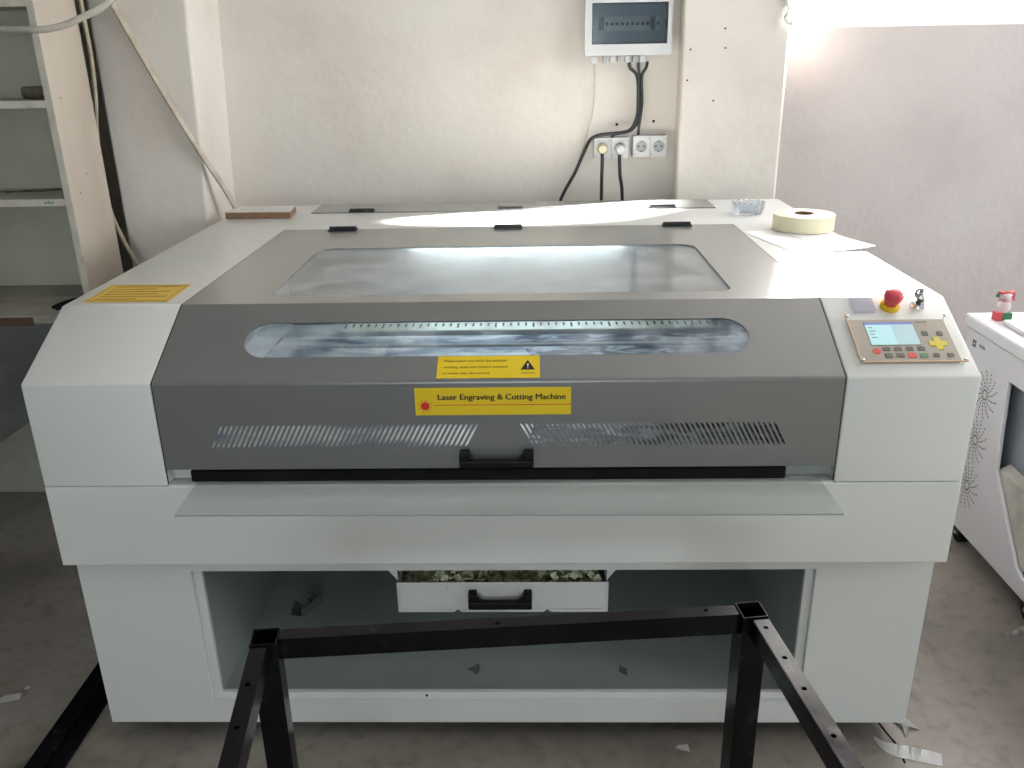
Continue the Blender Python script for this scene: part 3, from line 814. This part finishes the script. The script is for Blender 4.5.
# ------------------------------------------------------------------ black steel table frame in front
YAW = math.radians(7.6)
PL = Vector((-.3325, -.483, 0)); PR = Vector((.4095, -.4187, 0)); PZ = .70; T = .020
fr = thing('steel_table_frame', 'black square tube steel frame with open post tops standing in front of the machine', 'metal frame', (0.038, -.45, 0))
def fp(name, bm, m, **k): return put(finish(name, bm, m, **k), fr)
ux = Vector((math.cos(YAW), math.sin(YAW), 0)); uy = Vector((-math.sin(YAW), math.cos(YAW), 0))
def MB(o, xd, yd): return frame_M(o, xd, yd)
LEN = 1.25
posts = [PL, PR, PL - uy * LEN, PR - uy * LEN]
for p in posts:
    bm = bmesh.new()
    sq = [(-T, -T), (T, -T), (T, T), (-T, T)]; si = [(a * .875, b * .875) for a, b in sq]
    plate(bm, sq, [si], frame_M((p.x, p.y, PZ), ux, uy), PZ - .001)
    fp('post', bm, STEEL, bevel=.0008, segs=1)
def bar(a, b, holes, z=.697, h=.036, w=.0125, side=1):
    """flat section tube from a to b, flush with one side of the posts, round holes (distance from a) in its top"""
    d = (b - a); L = d.length; d.normalize(); s = Vector((-d.y, d.x, 0))
    bm = bmesh.new(); a = a + s * side * (T - w - .001)
    M = frame_M((a.x, a.y, z), d, s)
    plate(bm, [(0, -w), (L, -w), (L, w), (0, w)], [circ(q, o, .0038, 12) for q, o in holes], M, .0022)
    box(bm, 0, L, -w, w, -h, -h + .0022, M=M)
    box(bm, 0, L, -w, -w + .0022, -h + .0015, -.0012, M=M); box(bm, 0, L, w - .0022, w, -h + .0015, -.0012, M=M)
    bmesh.ops.recalc_face_normals(bm, faces=bm.faces)
    es = [e for e in bm.edges if e.calc_length() > L * .9 and len(e.link_faces) == 2 and abs((M.inverted() @ e.verts[0].co).z) < 1e-5]
    if es: bmesh.ops.bevel(bm, geom=es, offset=.0009, segments=2, affect='EDGES')
    return fp('rail', bm, STEEL)
bar(PL + ux * .0205, PR - ux * .0205, [(.33, -.002), (.655, .003)])
bar(PL - uy * .0205, posts[2] + uy * .0205, [(.022 + .06, -.001), (.165, -.001), (.245, -.001), (.32, -.001), (.45, .0)], side=-1)
bar(PR - uy * .0205, posts[3] + uy * .0205, [(.022, .0), (.092, .0), (.157, .0), (.245, .0), (.318, .0), (.45, 0)], side=1)
bar(posts[2] + ux * .0205, posts[3] - ux * .0205, [])

# steel bar on the floor beside the machine
bm = bmesh.new()
box(bm, -1.089, -1.003, -1.0, 1.10, .0005, .012); box(bm, -1.089, -1.045, -1.0, 1.10, .012, .018)
tag(finish('flat_steel_bar', bm, STEEL, bevel=.002), 'long flat black steel bar on the floor along the left side of the machine', 'steel bar')

# ------------------------------------------------------------------ left: shelves, bench, hoses
XP = -1.326
sh = thing('shelf_unit', 'cream painted open shelf unit with worn edges on the left wall', 'shelf', (-1.8, 1.36, .79))
def shp(name, bm, m, **k): return put(finish(name, bm, m, **k), sh)
bm = bmesh.new(); box(bm, XP - .02, XP, 1.085, 1.325, .792, 2.6)
shp('side_panel', bm, BEIGE, bevel=.002)
bm = bmesh.new(); box(bm, XP - .0215, XP - .0005, 1.081, 1.085, .792, 2.6)
shp('panel_edge', bm, BOARDE)
bm = bmesh.new(); box(bm, -2.59, XP - .02, 1.317, 1.325, .792, 2.6)
shp('back_panel', bm, SHELFG)
for z in (1.386, 1.100, 1.660, 1.95):
    bm = bmesh.new(); box(bm, -2.59, XP - .0205, 1.085, 1.316, z, z + .018); box(bm, -2.59, XP - .0225, 1.081, 1.0848, z - .002, z + .019, mi=1)
    shp('shelf_board', bm, [SHELFG, BOARDE])
for y, z in ((1.13, 1.41), (1.20, 1.18), (1.14, 1.13)):
    bm = bmesh.new(); cyl(bm, (XP - .0005, y, z), .0025, .001, 'X', 8); shp('nail_hole', bm, GAP)
# bench
be = thing('workbench', 'low old bench with worn grey top and broken brown edge below the shelves', 'bench', (-1.9, 1.15, 0))
def bep(name, bm, m, **k): return put(finish(name, bm, m, **k), be)
bm = bmesh.new(); box(bm, -2.59, -1.30, .945, 1.375, .765, .79)
bep('top', bm, DESK, bevel=.002)
bm = bmesh.new(); box(bm, -2.59, -1.445, .941, .9445, .760, .786)
bep('front_edge', bm, DARKW)
bm = bmesh.new(); box(bm, -2.59, -1.30, 1.355, 1.372, 0, .764)
bep('back_panel', bm, UNDER)
bm = bmesh.new(); box(bm, -1.325, -1.30, 1.0, 1.354, 0, .764)
bep('leg_panel', bm, UNDER)
bm = bmesh.new()
plate(bm, [(-.3, 0), (.52, 0), (.52, .56), (-.3, .03)], [], frame_M((-1.855, 1.300, .002), (1, 0, 0), (0, .06, 1)), .012)
tag(finish('leaning_board', bm, UNDERL), 'pale greenish board with a slanting top leaning under the old bench', 'board')
bm = bmesh.new(); cyl(bm, (0, 0, 0), .0185, .12, 'X', 18)
for v in bm.verts: v.co.x *= 1; v.co.z += .003 * math.sin(v.co.x * 60)
tag(finish('rolled_cloth', bm, mat('grey_brown_roll', (.13, .115, .09), .9, noise=(50, .4, 5)), smooth=True, bevel=.006, loc=(-1.474, 1.20, 1.4232)), 'stubby grey brown roll lying on a cream shelf against the side panel', 'roll')
bm = bmesh.new()
tube(bm, [(-1.66, 1.25, 1.1195), (-1.58, 1.24, 1.122), (-1.50, 1.25, 1.1200), (-1.43, 1.29, 1.124), (-1.36, 1.30, 1.1195)], .0013, 6, 5)
tube(bm, [(-1.62, 1.24, 1.1195), (-1.55, 1.27, 1.121), (-1.46, 1.31, 1.1195), (-1.40, 1.30, 1.1225)], .0013, 6, 5)
tag(finish('thin_wire', bm, CABLE, smooth=True), 'loose thin dark wire on the cream shelf above the bench', 'wire')
bm = bmesh.new()
tube(bm, [(-1.42, 1.02, .795), (-1.40, 1.06, .80), (-1.36, 1.08, .806), (-1.33, 1.07, .80)], .006, 7, 5)
tube(bm, [(-1.40, 1.00, .796), (-1.37, 1.03, .80), (-1.33, 1.04, .797)], .005, 7, 5)
tag(finish('dark_rag', bm, RUBBER, smooth=True), 'small black scrap of rubber on the bench top beside the machine', 'rubber scrap')
# green smear on the shelf edge
bm = bmesh.new()
for i in range(5): box(bm, -1.413 + i * .006, -1.408 + i * .006, 1.0803, 1.0808, 1.104 + .002 * (i % 2), 1.110 + .002 * (i % 3))
shp('green_smear', bm, mat('green_paint', (.12, .30, .16), .6))
# hose in the dark gap, and a thin tube added as its dark outline
HP = [(-1.318, 1.80), (-1.318, 1.687), (-1.318, 1.622), (-1.317, 1.519), (-1.326, 1.399), (-1.341, 1.304), (-1.350, 1.193), (-1.349, 1.091), (-1.339, 1.011), (-1.313, .926), (-1.27, .80), (-1.24, .5)]
bm = bmesh.new(); tube(bm, [(x + .005, 1.340, z) for x, z in HP], .0062, 10)
tag(finish('hose', bm, HOSE, smooth=True), 'dusty cream hose hanging in the gap beside the shelf side panel', 'hose')
bm = bmesh.new(); tube(bm, [(x - .0070 + .002 * math.sin(z * 5), 1.356, z) for x, z in HP], .0045, 8)
tag(finish('hose', bm, HOSELINE, smooth=True), 'thin dark brown tube added as outline along the left of the cream hose by the shelf', 'hose')
bm = bmesh.new(); tube(bm, [(-1.75, .96, 1.63), (-1.50, .95, 1.606), (-1.36, .95, 1.596), (-1.25, .95, 1.592), (-1.19, .96, 1.602), (-1.145, .98, 1.622), (-1.105, 1.02, 1.648), (-1.07, 1.08, 1.70), (-1.05, 1.15, 1.80)], .009, 12)
tag(finish('plastic_tube', bm, TUBE, smooth=True), 'curved translucent white plastic tube hanging in front of the shelves at the top', 'tube')
bm = bmesh.new()
a = Vector((-1.31, 1.405, 1.80)); b = Vector((-.965, 1.545, .96))
tube(bm, [a, Vector((-1.252, 1.405, 1.69)), Vector((-1.130, 1.405, 1.418)), Vector((-1.036, 1.405, 1.226)), Vector((-.985, 1.47, 1.08)), b], .015, 8, 5, sx=.6)
tag(finish('diagonal_strip', bm, LATHM, smooth=True, angle=50), 'long grimy beige strip slanting down the wall behind the rear left corner', 'strip')

# ------------------------------------------------------------------ electrics on the back wall
db = thing('distribution_box', 'white wall fuse box with a smoked window over its breakers', 'fuse box', (.41, YW - .001, 1.60))
def dbp(name, bm, m, **k): return put(finish(name, bm, m, **k), db)
yb = YW - .001
bm = bmesh.new()
Mf = frame_M((0, 1.655, 0), (1, 0, 0), (0, 0, 1))
plate(bm, rrect(.262, .560, 1.497, 1.745, .006), [[(.286, 1.5335), (.545, 1.5335), (.545, 1.665), (.286, 1.665)]], Mf, .012)
plate(bm, rrect(.272, .552, 1.505, 1.74, .006), [[(.281, 1.525), (.548, 1.525), (.548, 1.67), (.281, 1.67)]], frame_M((0, 1.667, 0), (1, 0, 0), (0, 0, 1)), yb - 1.667)
dbp('case', bm, SOCK, bevel=.0015)
bm = bmesh.new(); box(bm, .281, .548, yb - .006, yb - .002, 1.525, 1.67)
dbp('back_plate', bm, mat('box_inside', (.20, .22, .25), .5))
bm = bmesh.new(); plate(bm, [(.286, 1.5335), (.545, 1.5335), (.545, 1.665), (.286, 1.665)], [], frame_M((0, 1.657, 0), (1, 0, 0), (0, 0, 1)), .002)
dbp('smoked_window', bm, SMOKE)
bm = bmesh.new(); plate(bm, [(.292, 1.54), (.540, 1.54), (.540, 1.66), (.292, 1.66)], [[(.310, 1.578), (.523, 1.578), (.523, 1.622), (.310, 1.622)]], frame_M((0, 1.680, 0), (1, 0, 0), (0, 0, 1)), .003)
dbp('inner_cover', bm, mat('inner_cover_grey', (.34, .39, .43), .4))
for i in range(12):
    x = .3115 + i * .0176
    if i in (10,): continue
    bm = bmesh.new(); box(bm, x, x + .0168, 1.672, 1.69, 1.578, 1.622)
    bb = dbp('breaker', bm, mat('breaker_grey_%d' % i, ((.50, .53, .55) if i > 0 else (.03, .03, .035)), .4))
    bm = bmesh.new(); box(bm, x + .004, x + .0125, 1.664, 1.674, 1.594, 1.603)
    o = finish('toggle', bm, BLACK); o.parent = bb
bm = bmesh.new(); box(bm, .535, .541, 1.650, 1.656, 1.586, 1.612)
dbp('latch', bm, BLACKM)
for i, (x, w_) in enumerate([(.296, .024)] + [(.335 + .026 * k_, .017) for k_ in range(6)]):
    bm = bmesh.new(); box(bm, x - w_ / 2, x + w_ / 2, 1.675, 1.700, 1.470 + (.004 if i else 0), 1.4965)
    dbp('cable_gland', bm, RINGG if i % 2 else SOCK, bevel=.002)

def socket(name, x0, x1, z0, z1, lab):
    t = thing(name, lab, 'socket', ((x0 + x1) / 2, yb, (z0 + z1) / 2))
    bm = bmesh.new(); plate(bm, rrect(x0, x1, z0, z1, .004), [], frame_M((0, 1.683, 0), (1, 0, 0), (0, 0, 1)), yb - 1.683)
    put(finish('back_box', bm, RINGG, bevel=.002), t)
    w = (x1 - x0) / 2
    for i in range(2):
        cx = x0 + w * (i + .5); cz = (z0 + z1) / 2
        Ms = frame_M((0, 1.677, 0), (1, 0, 0), (0, 0, 1))
        bm = bmesh.new(); plate(bm, rrect(x0 + w * i + .001, x0 + w * (i + 1) - .001, z0 + .001, z1 - .001, .003), [circ(cx, cz, .0205, 24)], Ms, .0058)
        f = put(finish('face_plate', bm, SOCK, bevel=.001), t)
        bm = bmesh.new(); plate(bm, circ(cx, cz, .0205, 24), [circ(cx, cz, .0185, 24)], frame_M((0, 1.6765, 0), (1, 0, 0), (0, 0, 1)), .002); plate(bm, circ(cx, cz, .0204, 24), [], frame_M((0, 1.682, 0), (1, 0, 0), (0, 0, 1)), .0005)
        o = finish('round_well', bm, RINGG); o.parent = f
        for s in (-1, 1):
            bm = bmesh.new(); cyl(bm, (cx + s * .0095, 1.6808, cz), .003, .001, 'Y', 10)
            finish('contact_hole', bm, GAP).parent = f
        for q in (-1, 1):
            bm = bmesh.new(); box(bm, cx - .003, cx + .003, 1.6790, 1.6812, cz + q * .0175 - .002, cz + q * .0175 + .002)
            finish('earth_clip', bm, GAP).parent = f
        for q in ((.8, .8), (-.8, -.8)):
            bm = bmesh.new(); cyl(bm, (cx + q[0] * w * .5, 1.6763, cz + q[1] * (z1 - z0) * .45), .0018, .001, 'Y', 8)
            finish('screw', bm, GAP).parent = f
    return t
socket('double_socket', .300, .427, 1.147, 1.221, 'white double wall socket with two plugs in it')
socket('double_socket', .441, .565, 1.151, 1.226, 'empty white double wall socket right of the one with plugs')
def plug(cx, cz, m, pts, lab):
    t = thing('power_plug', lab, 'plug', (cx, 1.676, cz))
    bm = bmesh.new(); cyl(bm, (cx, 1.646, cz), .0185, .033, 'Y', 24, r2=.0182); cyl(bm, (cx, 1.636, cz), .013, .010, 'Y', 20, r2=.0185)
    put(finish('plug_body', bm, m, smooth=True, angle=30), t)
    bm = bmesh.new(); tube(bm, pts, .0062, 10); put(finish('cord', bm, CABLE, smooth=True), t)
plug(.330, 1.184, CREAM, [(.329, 1.652, 1.172), (.329, 1.640, 1.150), (.329, 1.65, 1.09), (.330, 1.66, .99), (.331, 1.66, .6)], 'round cream plug on a black cord in the left half of the double socket')
plug(.394, 1.181, SOCK, [(.392, 1.652, 1.168), (.391, 1.642, 1.145), (.395, 1.65, 1.09), (.407, 1.66, .99), (.41, 1.66, .6)], 'grey white plug on a black cord in the right half of the double socket')
def cab(name, pts, r, m, lab):
    bm = bmesh.new(); tube(bm, pts, r, 9, 7); tag(finish(name, bm, m, smooth=True), lab, 'cable')
yk = 1.69
cab('power_cable', [(.420, 1.688, 1.475), (.425, yk, 1.455), (.450, yk - .004, 1.425), (.456, yk - .004, 1.34), (.452, yk - .004, 1.285), (.425, yk - .02, 1.245), (.37, 1.660, 1.236), (.325, 1.662, 1.232), (.290, 1.666, 1.218), (.270, 1.69, 1.18), (.235, 1.69, 1.10), (.175, 1.69, .98), (.15, 1.68, .8)], .0062, CABLE, 'black cable with the leftmost strand under the fuse box, curving down left behind the machine')
cab('power_cable', [(.452, 1.688, 1.475), (.453, yk, 1.455), (.459, yk + .006, 1.425), (.463, yk + .004, 1.34), (.459, yk + .002, 1.28), (.435, yk - .012, 1.247), (.40, 1.664, 1.240), (.372, 1.668, 1.232), (.366, 1.69, 1.222)], .0055, CABLEB, 'black cable with the middle strand under the fuse box, ending above the socket with plugs')
cab('power_cable', [(.484, 1.688, 1.475), (.480, yk, 1.455), (.466, yk, 1.425), (.470, yk, 1.34), (.466, yk, 1.29), (.462, yk + .004, 1.25), (.462, yk + .01, 1.2275)], .0052, CABLE, 'black cable with the rightmost strand under the fuse box, dropping straight to the empty socket')
cab('white_cable', [(.300, 1.70, 1.471), (.303, 1.712, 1.42), (.302, 1.712, 1.35), (.292, 1.712, 1.28), (.279, 1.712, 1.235), (.262, 1.713, 1.17)], .0028, CABLEW, 'thin white cable running down the wall from the left of the fuse box')

# ------------------------------------------------------------------ the smaller white machine on the right
XS = 1.413; MX1 = 2.15; MY0, MY1 = -.10, 1.02
m2 = thing('laser_cutter', 'white machine on casters with firework pattern vents at the right edge', 'laser machine', (1.78, .5, 0))
def m2p(name, bm, m, **k): return put(finish(name, bm, m, **k), m2)
bm = bmesh.new()
Mx = frame_M((XS, 0, 0), (0, -1, 0), (0, 0, 1))     # local x = -y
side = [(-MY1, .085), (-MY0, .085), (-MY0, .70), (-MY1, .70)]
cut = [(-.728, .355), (-.755, .60), (-.60, .625), (.02, .625), (.02, .140), (-.50, .140), (-.545, .155)]
cut = [(-.728, .355), (-.545, .150), (-.51, .135), (.02, .135), (.02, .622), (-.755, .622)]
plate(bm, side, [cut], Mx, .012)
box(bm, XS + .012, MX1, MY1 - .012, MY1, .085, .70); box(bm, MX1 - .012, MX1, MY0, MY1, .085, .70); box(bm, XS, MX1, MY0, MY0 + .012, .085, .70)
box(bm, XS, MX1, MY0, MY1, .080, .087)
m2p('body', bm, MWHITE, bevel=.003)
bm = bmesh.new(); box(bm, XS + .045, XS + .05, MY0 + .02, .80, .10, .69)
m2p('recess_panel', bm, MRECESS)
bm = bmesh.new()
p = [(XS + .013, -.07, .13), (XS + .013, .54, .145), (XS + .013, .74, .352), (XS + .040, .73, .375), (XS + .040, -.07, .375)]
A = [bm.verts.new(q) for q in p]; bm.faces.new(A); bmesh.ops.solidify(bm, geom=bm.faces[:], thickness=.004)
m2p('dust_tray', bm, MTRAY)
bm = bmesh.new(); box(bm, XS - .012, MX1 + .012, MY0 - .01, MY1 + .012, .705, .745)
m2p('top_cover', bm, MWHITE, bevel=.008, segs=3)
bm = bmesh.new(); box(bm, 1.448, MX1, MY0, .905, .745, .760)
ld = m2p('lid', bm, MWHITE, bevel=.005)
bm = bmesh.new(); plate(bm, rrect(1.50, MX1 - .05, MY0 + .05, .885, .02), [], Matrix.Translation((0, 0, .7615)), .002)
o = finish('lid_window', bm, PALEBL); o.parent = ld
bm = bmesh.new(); box(bm, 1.415, 1.447, .55, .70, .7452, .757)
m2p('latch', bm, MRECESS, bevel=.002)
# logo mark
bm = bmesh.new()
MXo = frame_M((XS - .0008, 0, 0), (0, -1, 0), (0, 0, 1))
plate(bm, [(-.978, .655), (-.958, .655), (-.958, .676), (-.978, .676)], [circ(-.968, .6655, .005, 8)], MXo, .0005)
for k_ in range(4): plate(bm, [(-.938 + .009 * k_, .664), (-.932 + .009 * k_, .664), (-.932 + .009 * k_, .673), (-.938 + .009 * k_, .673)], [[(-.9365 + .009 * k_, .666), (-.9335 + .009 * k_, .666), (-.9335 + .009 * k_, .671), (-.9365 + .009 * k_, .671)]], MXo, .0005)
m2p('logo', bm, mat('grey_ink', (.10, .10, .12), .6))
for (cy, cz) in ((.858, .541), (.865, .391), (.862, .239)):
    bm = bmesh.new()
    for a_i in range(14):
        a0 = 2 * PI * a_i / 14
        for q in range(6):
            r = .014 + q * .0105; a = a0 + r * 6.5
            x = -cy + r * math.cos(a) * .95; z = cz + r * math.sin(a) * 1.05
            plate(bm, [(x + .0036 * math.cos(t) * math.cos(a) - .0019 * math.sin(t) * math.sin(a), z + .0036 * math.cos(t) * math.sin(a) + .0019 * math.sin(t) * math.cos(a)) for t in [2 * PI * i / 8 for i in range(8)]], [], MXo, .0005)
    m2p('firework_vent', bm, INK)
for (x, y) in ((XS + .05, .507), (XS + .05, .93), (MX1 - .06, .0), (MX1 - .06, .93)):
    bm = bmesh.new(); box(bm, x - .02, x + .02, y - .022, y + .022, .066, .081); box(bm, x - .022, x - .019, y - .02, y + .018, .03, .07); box(bm, x + .019, x + .022, y - .02, y + .018, .03, .07)
    c = m2p('caster', bm, BLACKM)
    bm = bmesh.new(); cyl(bm, (x - .016, y, .0325), .032, .032, 'X', 24)
    o = finish('wheel', bm, BLACK, smooth=True, angle=40); o.parent = c
    bm = bmesh.new(); cyl(bm, (x - .0235, y, .0325), .007, .047, 'X', 10)
    o = finish('axle', bm, CHROME, smooth=True); o.parent = c
# figurine on it (about nine centimetres tall)
fx, fy, fz = 1.466, .945, .7455
fg = thing('glass_ornament', 'small clear glass figurine with red bow on a red and green base', 'ornament', (fx, fy, fz))
bm = bmesh.new(); box(bm, -.024, -.004, -.012, .012, 0, .022); finish('red_base', bm, REDPL, fg, bevel=.002)
bm = bmesh.new(); box(bm, -.0038, .025, -.012, .012, 0, .020); finish('green_base', bm, GREENP, fg, bevel=.002)
bm = bmesh.new(); lathe(bm, [(.0001, .020), (.014, .022), (.019, .031), (.019, .040), (.014, .048), (.0135, .050), (.0165, .057), (.0165, .064), (.011, .070), (.0001, .072)], n=24)
finish('glass_body', bm, WHITEG, fg, smooth=True)
bm = bmesh.new(); lathe(bm, [(.0125, .047), (.0165, .049), (.0175, .052), (.0150, .055), (.0125, .054), (.0125, .047)], n=24)
finish('scarf', bm, PINKG, fg, smooth=True)
bm = bmesh.new(); tube(bm, [(-.024, 0, .072), (-.012, -.006, .070), (0, -.008, .0725), (.012, -.006, .071), (.022, 0, .072)], .0035, 8, 5)
tube(bm, [(.018, -.004, .072), (.023, -.006, .064), (.019, -.006, .058), (.026, -.004, .052)], .003, 8, 5)
finish('red_bow', bm, REDPL, fg, smooth=True)
bm = bmesh.new(); bmesh.ops.create_icosphere(bm, subdivisions=2, radius=.006, matrix=Matrix.Translation((-.024, -.004, .064)))
finish('green_bead', bm, GREENP, fg, smooth=True)
fg.scale = (1.0, 1.0, 1.2)
bm = bmesh.new()
bmesh.ops.create_icosphere(bm, subdivisions=3, radius=.035, matrix=Matrix.Translation((0, 0, .014)))
for v in bm.verts:
    d = 1 + .25 * math.sin(v.co.x * 130) * math.sin(v.co.y * 110 + 1); v.co.x *= 1.3 * d; v.co.y *= d; v.co.z = max(.0, v.co.z * .55 * d)
tag(finish('crumpled_tissue', bm, PAPER, smooth=True, angle=20, loc=(1.625, .975, .7455)), 'crumpled white tissue on the white machine beside the glass figurine', 'tissue')

# ------------------------------------------------------------------ scraps on the floor
def scrap(pts, m, lab, lift=.006, cat='scrap', name='paper_scrap'):
    bm = bmesh.new(); c = sum((Vector((*p, 0)) for p in pts), Vector()) / len(pts)
    vs = [bm.verts.new((x - c.x, y - c.y, .001 + (lift if i % 2 else 0))) for i, (x, y) in enumerate(pts)]; cc = bm.verts.new((0, 0, .001 + lift * .4))
    for i in range(len(vs)): bm.faces.new((vs[i], vs[(i + 1) % len(vs)], cc))
    bmesh.ops.solidify(bm, geom=bm.faces[:], thickness=.0006)
    o = finish(name, bm, m, loc=(c.x, c.y, .0005)); return tag(o, lab, cat)
scrap([(.395, .025), (.41, .010), (.428, .013), (.425, .030), (.405, .034)], SCRAP, 'small torn white scrap on the floor between the front posts near the right one')
scrap([(-1.30, .175), (-1.275, .165), (-1.235, .185), (-1.24, .205), (-1.28, .20)], SCRAP, 'white scrap on the dark floor at the far left', .004)
scrap([(-1.245, .222), (-1.232, .220), (-1.230, .230), (-1.242, .234)], SCRAP, 'tiny white chip on the dark floor behind the left steel bar', .002)
scrap([(.925, .115), (.955, .12), (.982, .083), (.955, .085), (.938, .055), (.94, .09)], SCRAP, 'pointed white scrap touching the right front corner of the machine base', .008)
bm = bmesh.new()
pts = [(.862, .052), (.870, .02), (.89, .0), (.925, -.012), (.985, -.03)]
S = spline([(x, y, 0) for x, y in pts], 6)
for i, p_ in enumerate(S):
    w_ = .006 + .028 * (i / len(S)); 
    bm.verts.new((p_.x - .92, p_.y, .001)); bm.verts.new((p_.x - .92 + .3 * w_, p_.y + w_, .004 + .014 * math.sin(i / len(S) * PI)))
bm.verts.ensure_lookup_table()
for i in range(len(S) - 1): bm.faces.new((bm.verts[2 * i], bm.verts[2 * i + 1], bm.verts[2 * i + 3], bm.verts[2 * i + 2]))
bmesh.ops.solidify(bm, geom=bm.faces[:], thickness=.0008)
tag(finish('bright_film_strip', bm, mat('glossy_white_film', (.92, .92, .92), .12, spec=1.), smooth=True, loc=(.92, 0, .0006)), 'shiny curled white film strip on the floor right of the frame', 'film strip')
scrap([(1.36, .44), (1.42, .465), (1.46, .45), (1.44, .41), (1.39, .425)], FILM, 'clear crumpled film beside the caster of the white machine', .010, name='clear_film')
bm = bmesh.new()
S = spline([(.889, .125, 0), (.900, .07, 0), (.908, .03, 0), (.905, -.02, 0)], 5)
for i in range(len(S) - 1):
    a, b = S[i], S[i + 1]; 
    bm.faces.new([bm.verts.new(q) for q in ((a.x - .0025, a.y, .0006), (a.x + .0025, a.y, .0006), (b.x + .0025, b.y, .0006), (b.x - .0025, b.y, .0006))])
bmesh.ops.solidify(bm, geom=bm.faces[:], thickness=.0008)
tag(finish('black_strip', bm, BLACK), 'thin black strip on the floor under the right front corner of the machine', 'strip')

# ------------------------------------------------------------------ light
wd = bpy.data.worlds.new('world'); sc.world = wd; wd.use_nodes = True
bg = wd.node_tree.nodes['Background']; bg.inputs[0].default_value = (.93, .96, 1., 1); bg.inputs[1].default_value = 11.0
# the sky is a little cooler on the shaded side behind the viewer, warmer towards the sun
_nt = wd.node_tree; _tc = _nt.nodes.new('ShaderNodeTexCoord'); _sx = _nt.nodes.new('ShaderNodeSeparateXYZ'); _mr = _nt.nodes.new('ShaderNodeMapRange')
_mr.inputs['From Min'].default_value = -1; _mr.inputs['From Max'].default_value = .3
_mx = _nt.nodes.new('ShaderNodeMixRGB'); _mx.inputs[1].default_value = (.95, 1.08, 1.11, 1); _mx.inputs[2].default_value = (1.0, .965, .95, 1)
_nt.links.new(_tc.outputs['Generated'], _sx.inputs[0]); _nt.links.new(_sx.outputs['Y'], _mr.inputs[0]); _nt.links.new(_mr.outputs[0], _mx.inputs[0]); _nt.links.new(_mx.outputs[0], bg.inputs[0])
def portal(name, loc, rot, sx, sy):
    l = bpy.data.lights.new(name, 'AREA'); l.shape = 'RECTANGLE'; l.size = sx; l.size_y = sy; l.cycles.is_portal = True
    o = bpy.data.objects.new(name, l); COL.objects.link(o); o.location = loc; o.rotation_euler = rot
portal('window_portal', ((WX0 + WX1) / 2, YR + .24, (WZ0 + WZ1) / 2), (-PI / 2, 0, 0), WX1 - WX0, WZ1 - WZ0)
portal('window_portal', ((FX0 + FX1) / 2, YB - .02, (FZ0 + FZ1) / 2), (PI / 2, 0, 0), FX1 - FX0, FZ1 - FZ0)
portal('window_portal', (XR + .09, (SY0 + SY1) / 2, (SZ0 + SZ1) / 2), (0, PI / 2, 0), SZ1 - SZ0, SY1 - SY0)  # portal of the added side window
s = bpy.data.lights.new('sun', 'SUN'); s.energy = 16; s.angle = math.radians(7); s.color = (1, .94, .86)
so = bpy.data.objects.new('sun', s); COL.objects.link(so)
tosun = Vector((.23, 1, .46)).normalized()
so.rotation_euler = tosun.to_track_quat('Z', 'Y').to_euler()

sp = bpy.data.lights.new('added_stripe_spot', 'SPOT'); sp.energy = 100000; sp.spot_size = math.radians(5.0); sp.shadow_soft_size = .06; sp.color = (1, .95, .88); sp.spot_blend = .2  # added spot beyond the rear window, throws the bright stripe on the rear deck
spo = bpy.data.objects.new('added_stripe_spot', sp); COL.objects.link(spo)
dv = Vector((.947, .322, .69)).normalized(); spo.location = Vector((.14, 1.33, 1.03)) + dv * 6
spo.rotation_euler = dv.to_track_quat('Z', 'Y').to_euler()

# ------------------------------------------------------------------ camera
cd = bpy.data.cameras.new('camera'); cam = bpy.data.objects.new('camera', cd); COL.objects.link(cam)
yaw, pit, rol, f = -.02648, -.36555, -.01826, 864.66
F = Vector((math.sin(yaw) * math.cos(pit), math.cos(yaw) * math.cos(pit), math.sin(pit)))
Rv = Vector((math.cos(yaw), -math.sin(yaw), 0)); Uv = Rv.cross(F)
R2 = math.cos(rol) * Rv + math.sin(rol) * Uv; U2 = -math.sin(rol) * Rv + math.cos(rol) * Uv
m = Matrix(((R2.x, U2.x, -F.x, .07463), (R2.y, U2.y, -F.y, -1.55205), (R2.z, U2.z, -F.z, 1.51142), (0, 0, 0, 1)))
cam.matrix_world = m
cd.sensor_width = 36; cd.lens = f / 1024 * 36; cd.clip_start = .02
sc.camera = cam
sc.view_settings.view_transform = 'Standard'; sc.view_settings.look = 'None'; sc.view_settings.gamma = 1; sc.view_settings.use_curve_mapping = False
sc.view_settings.exposure = 0.0
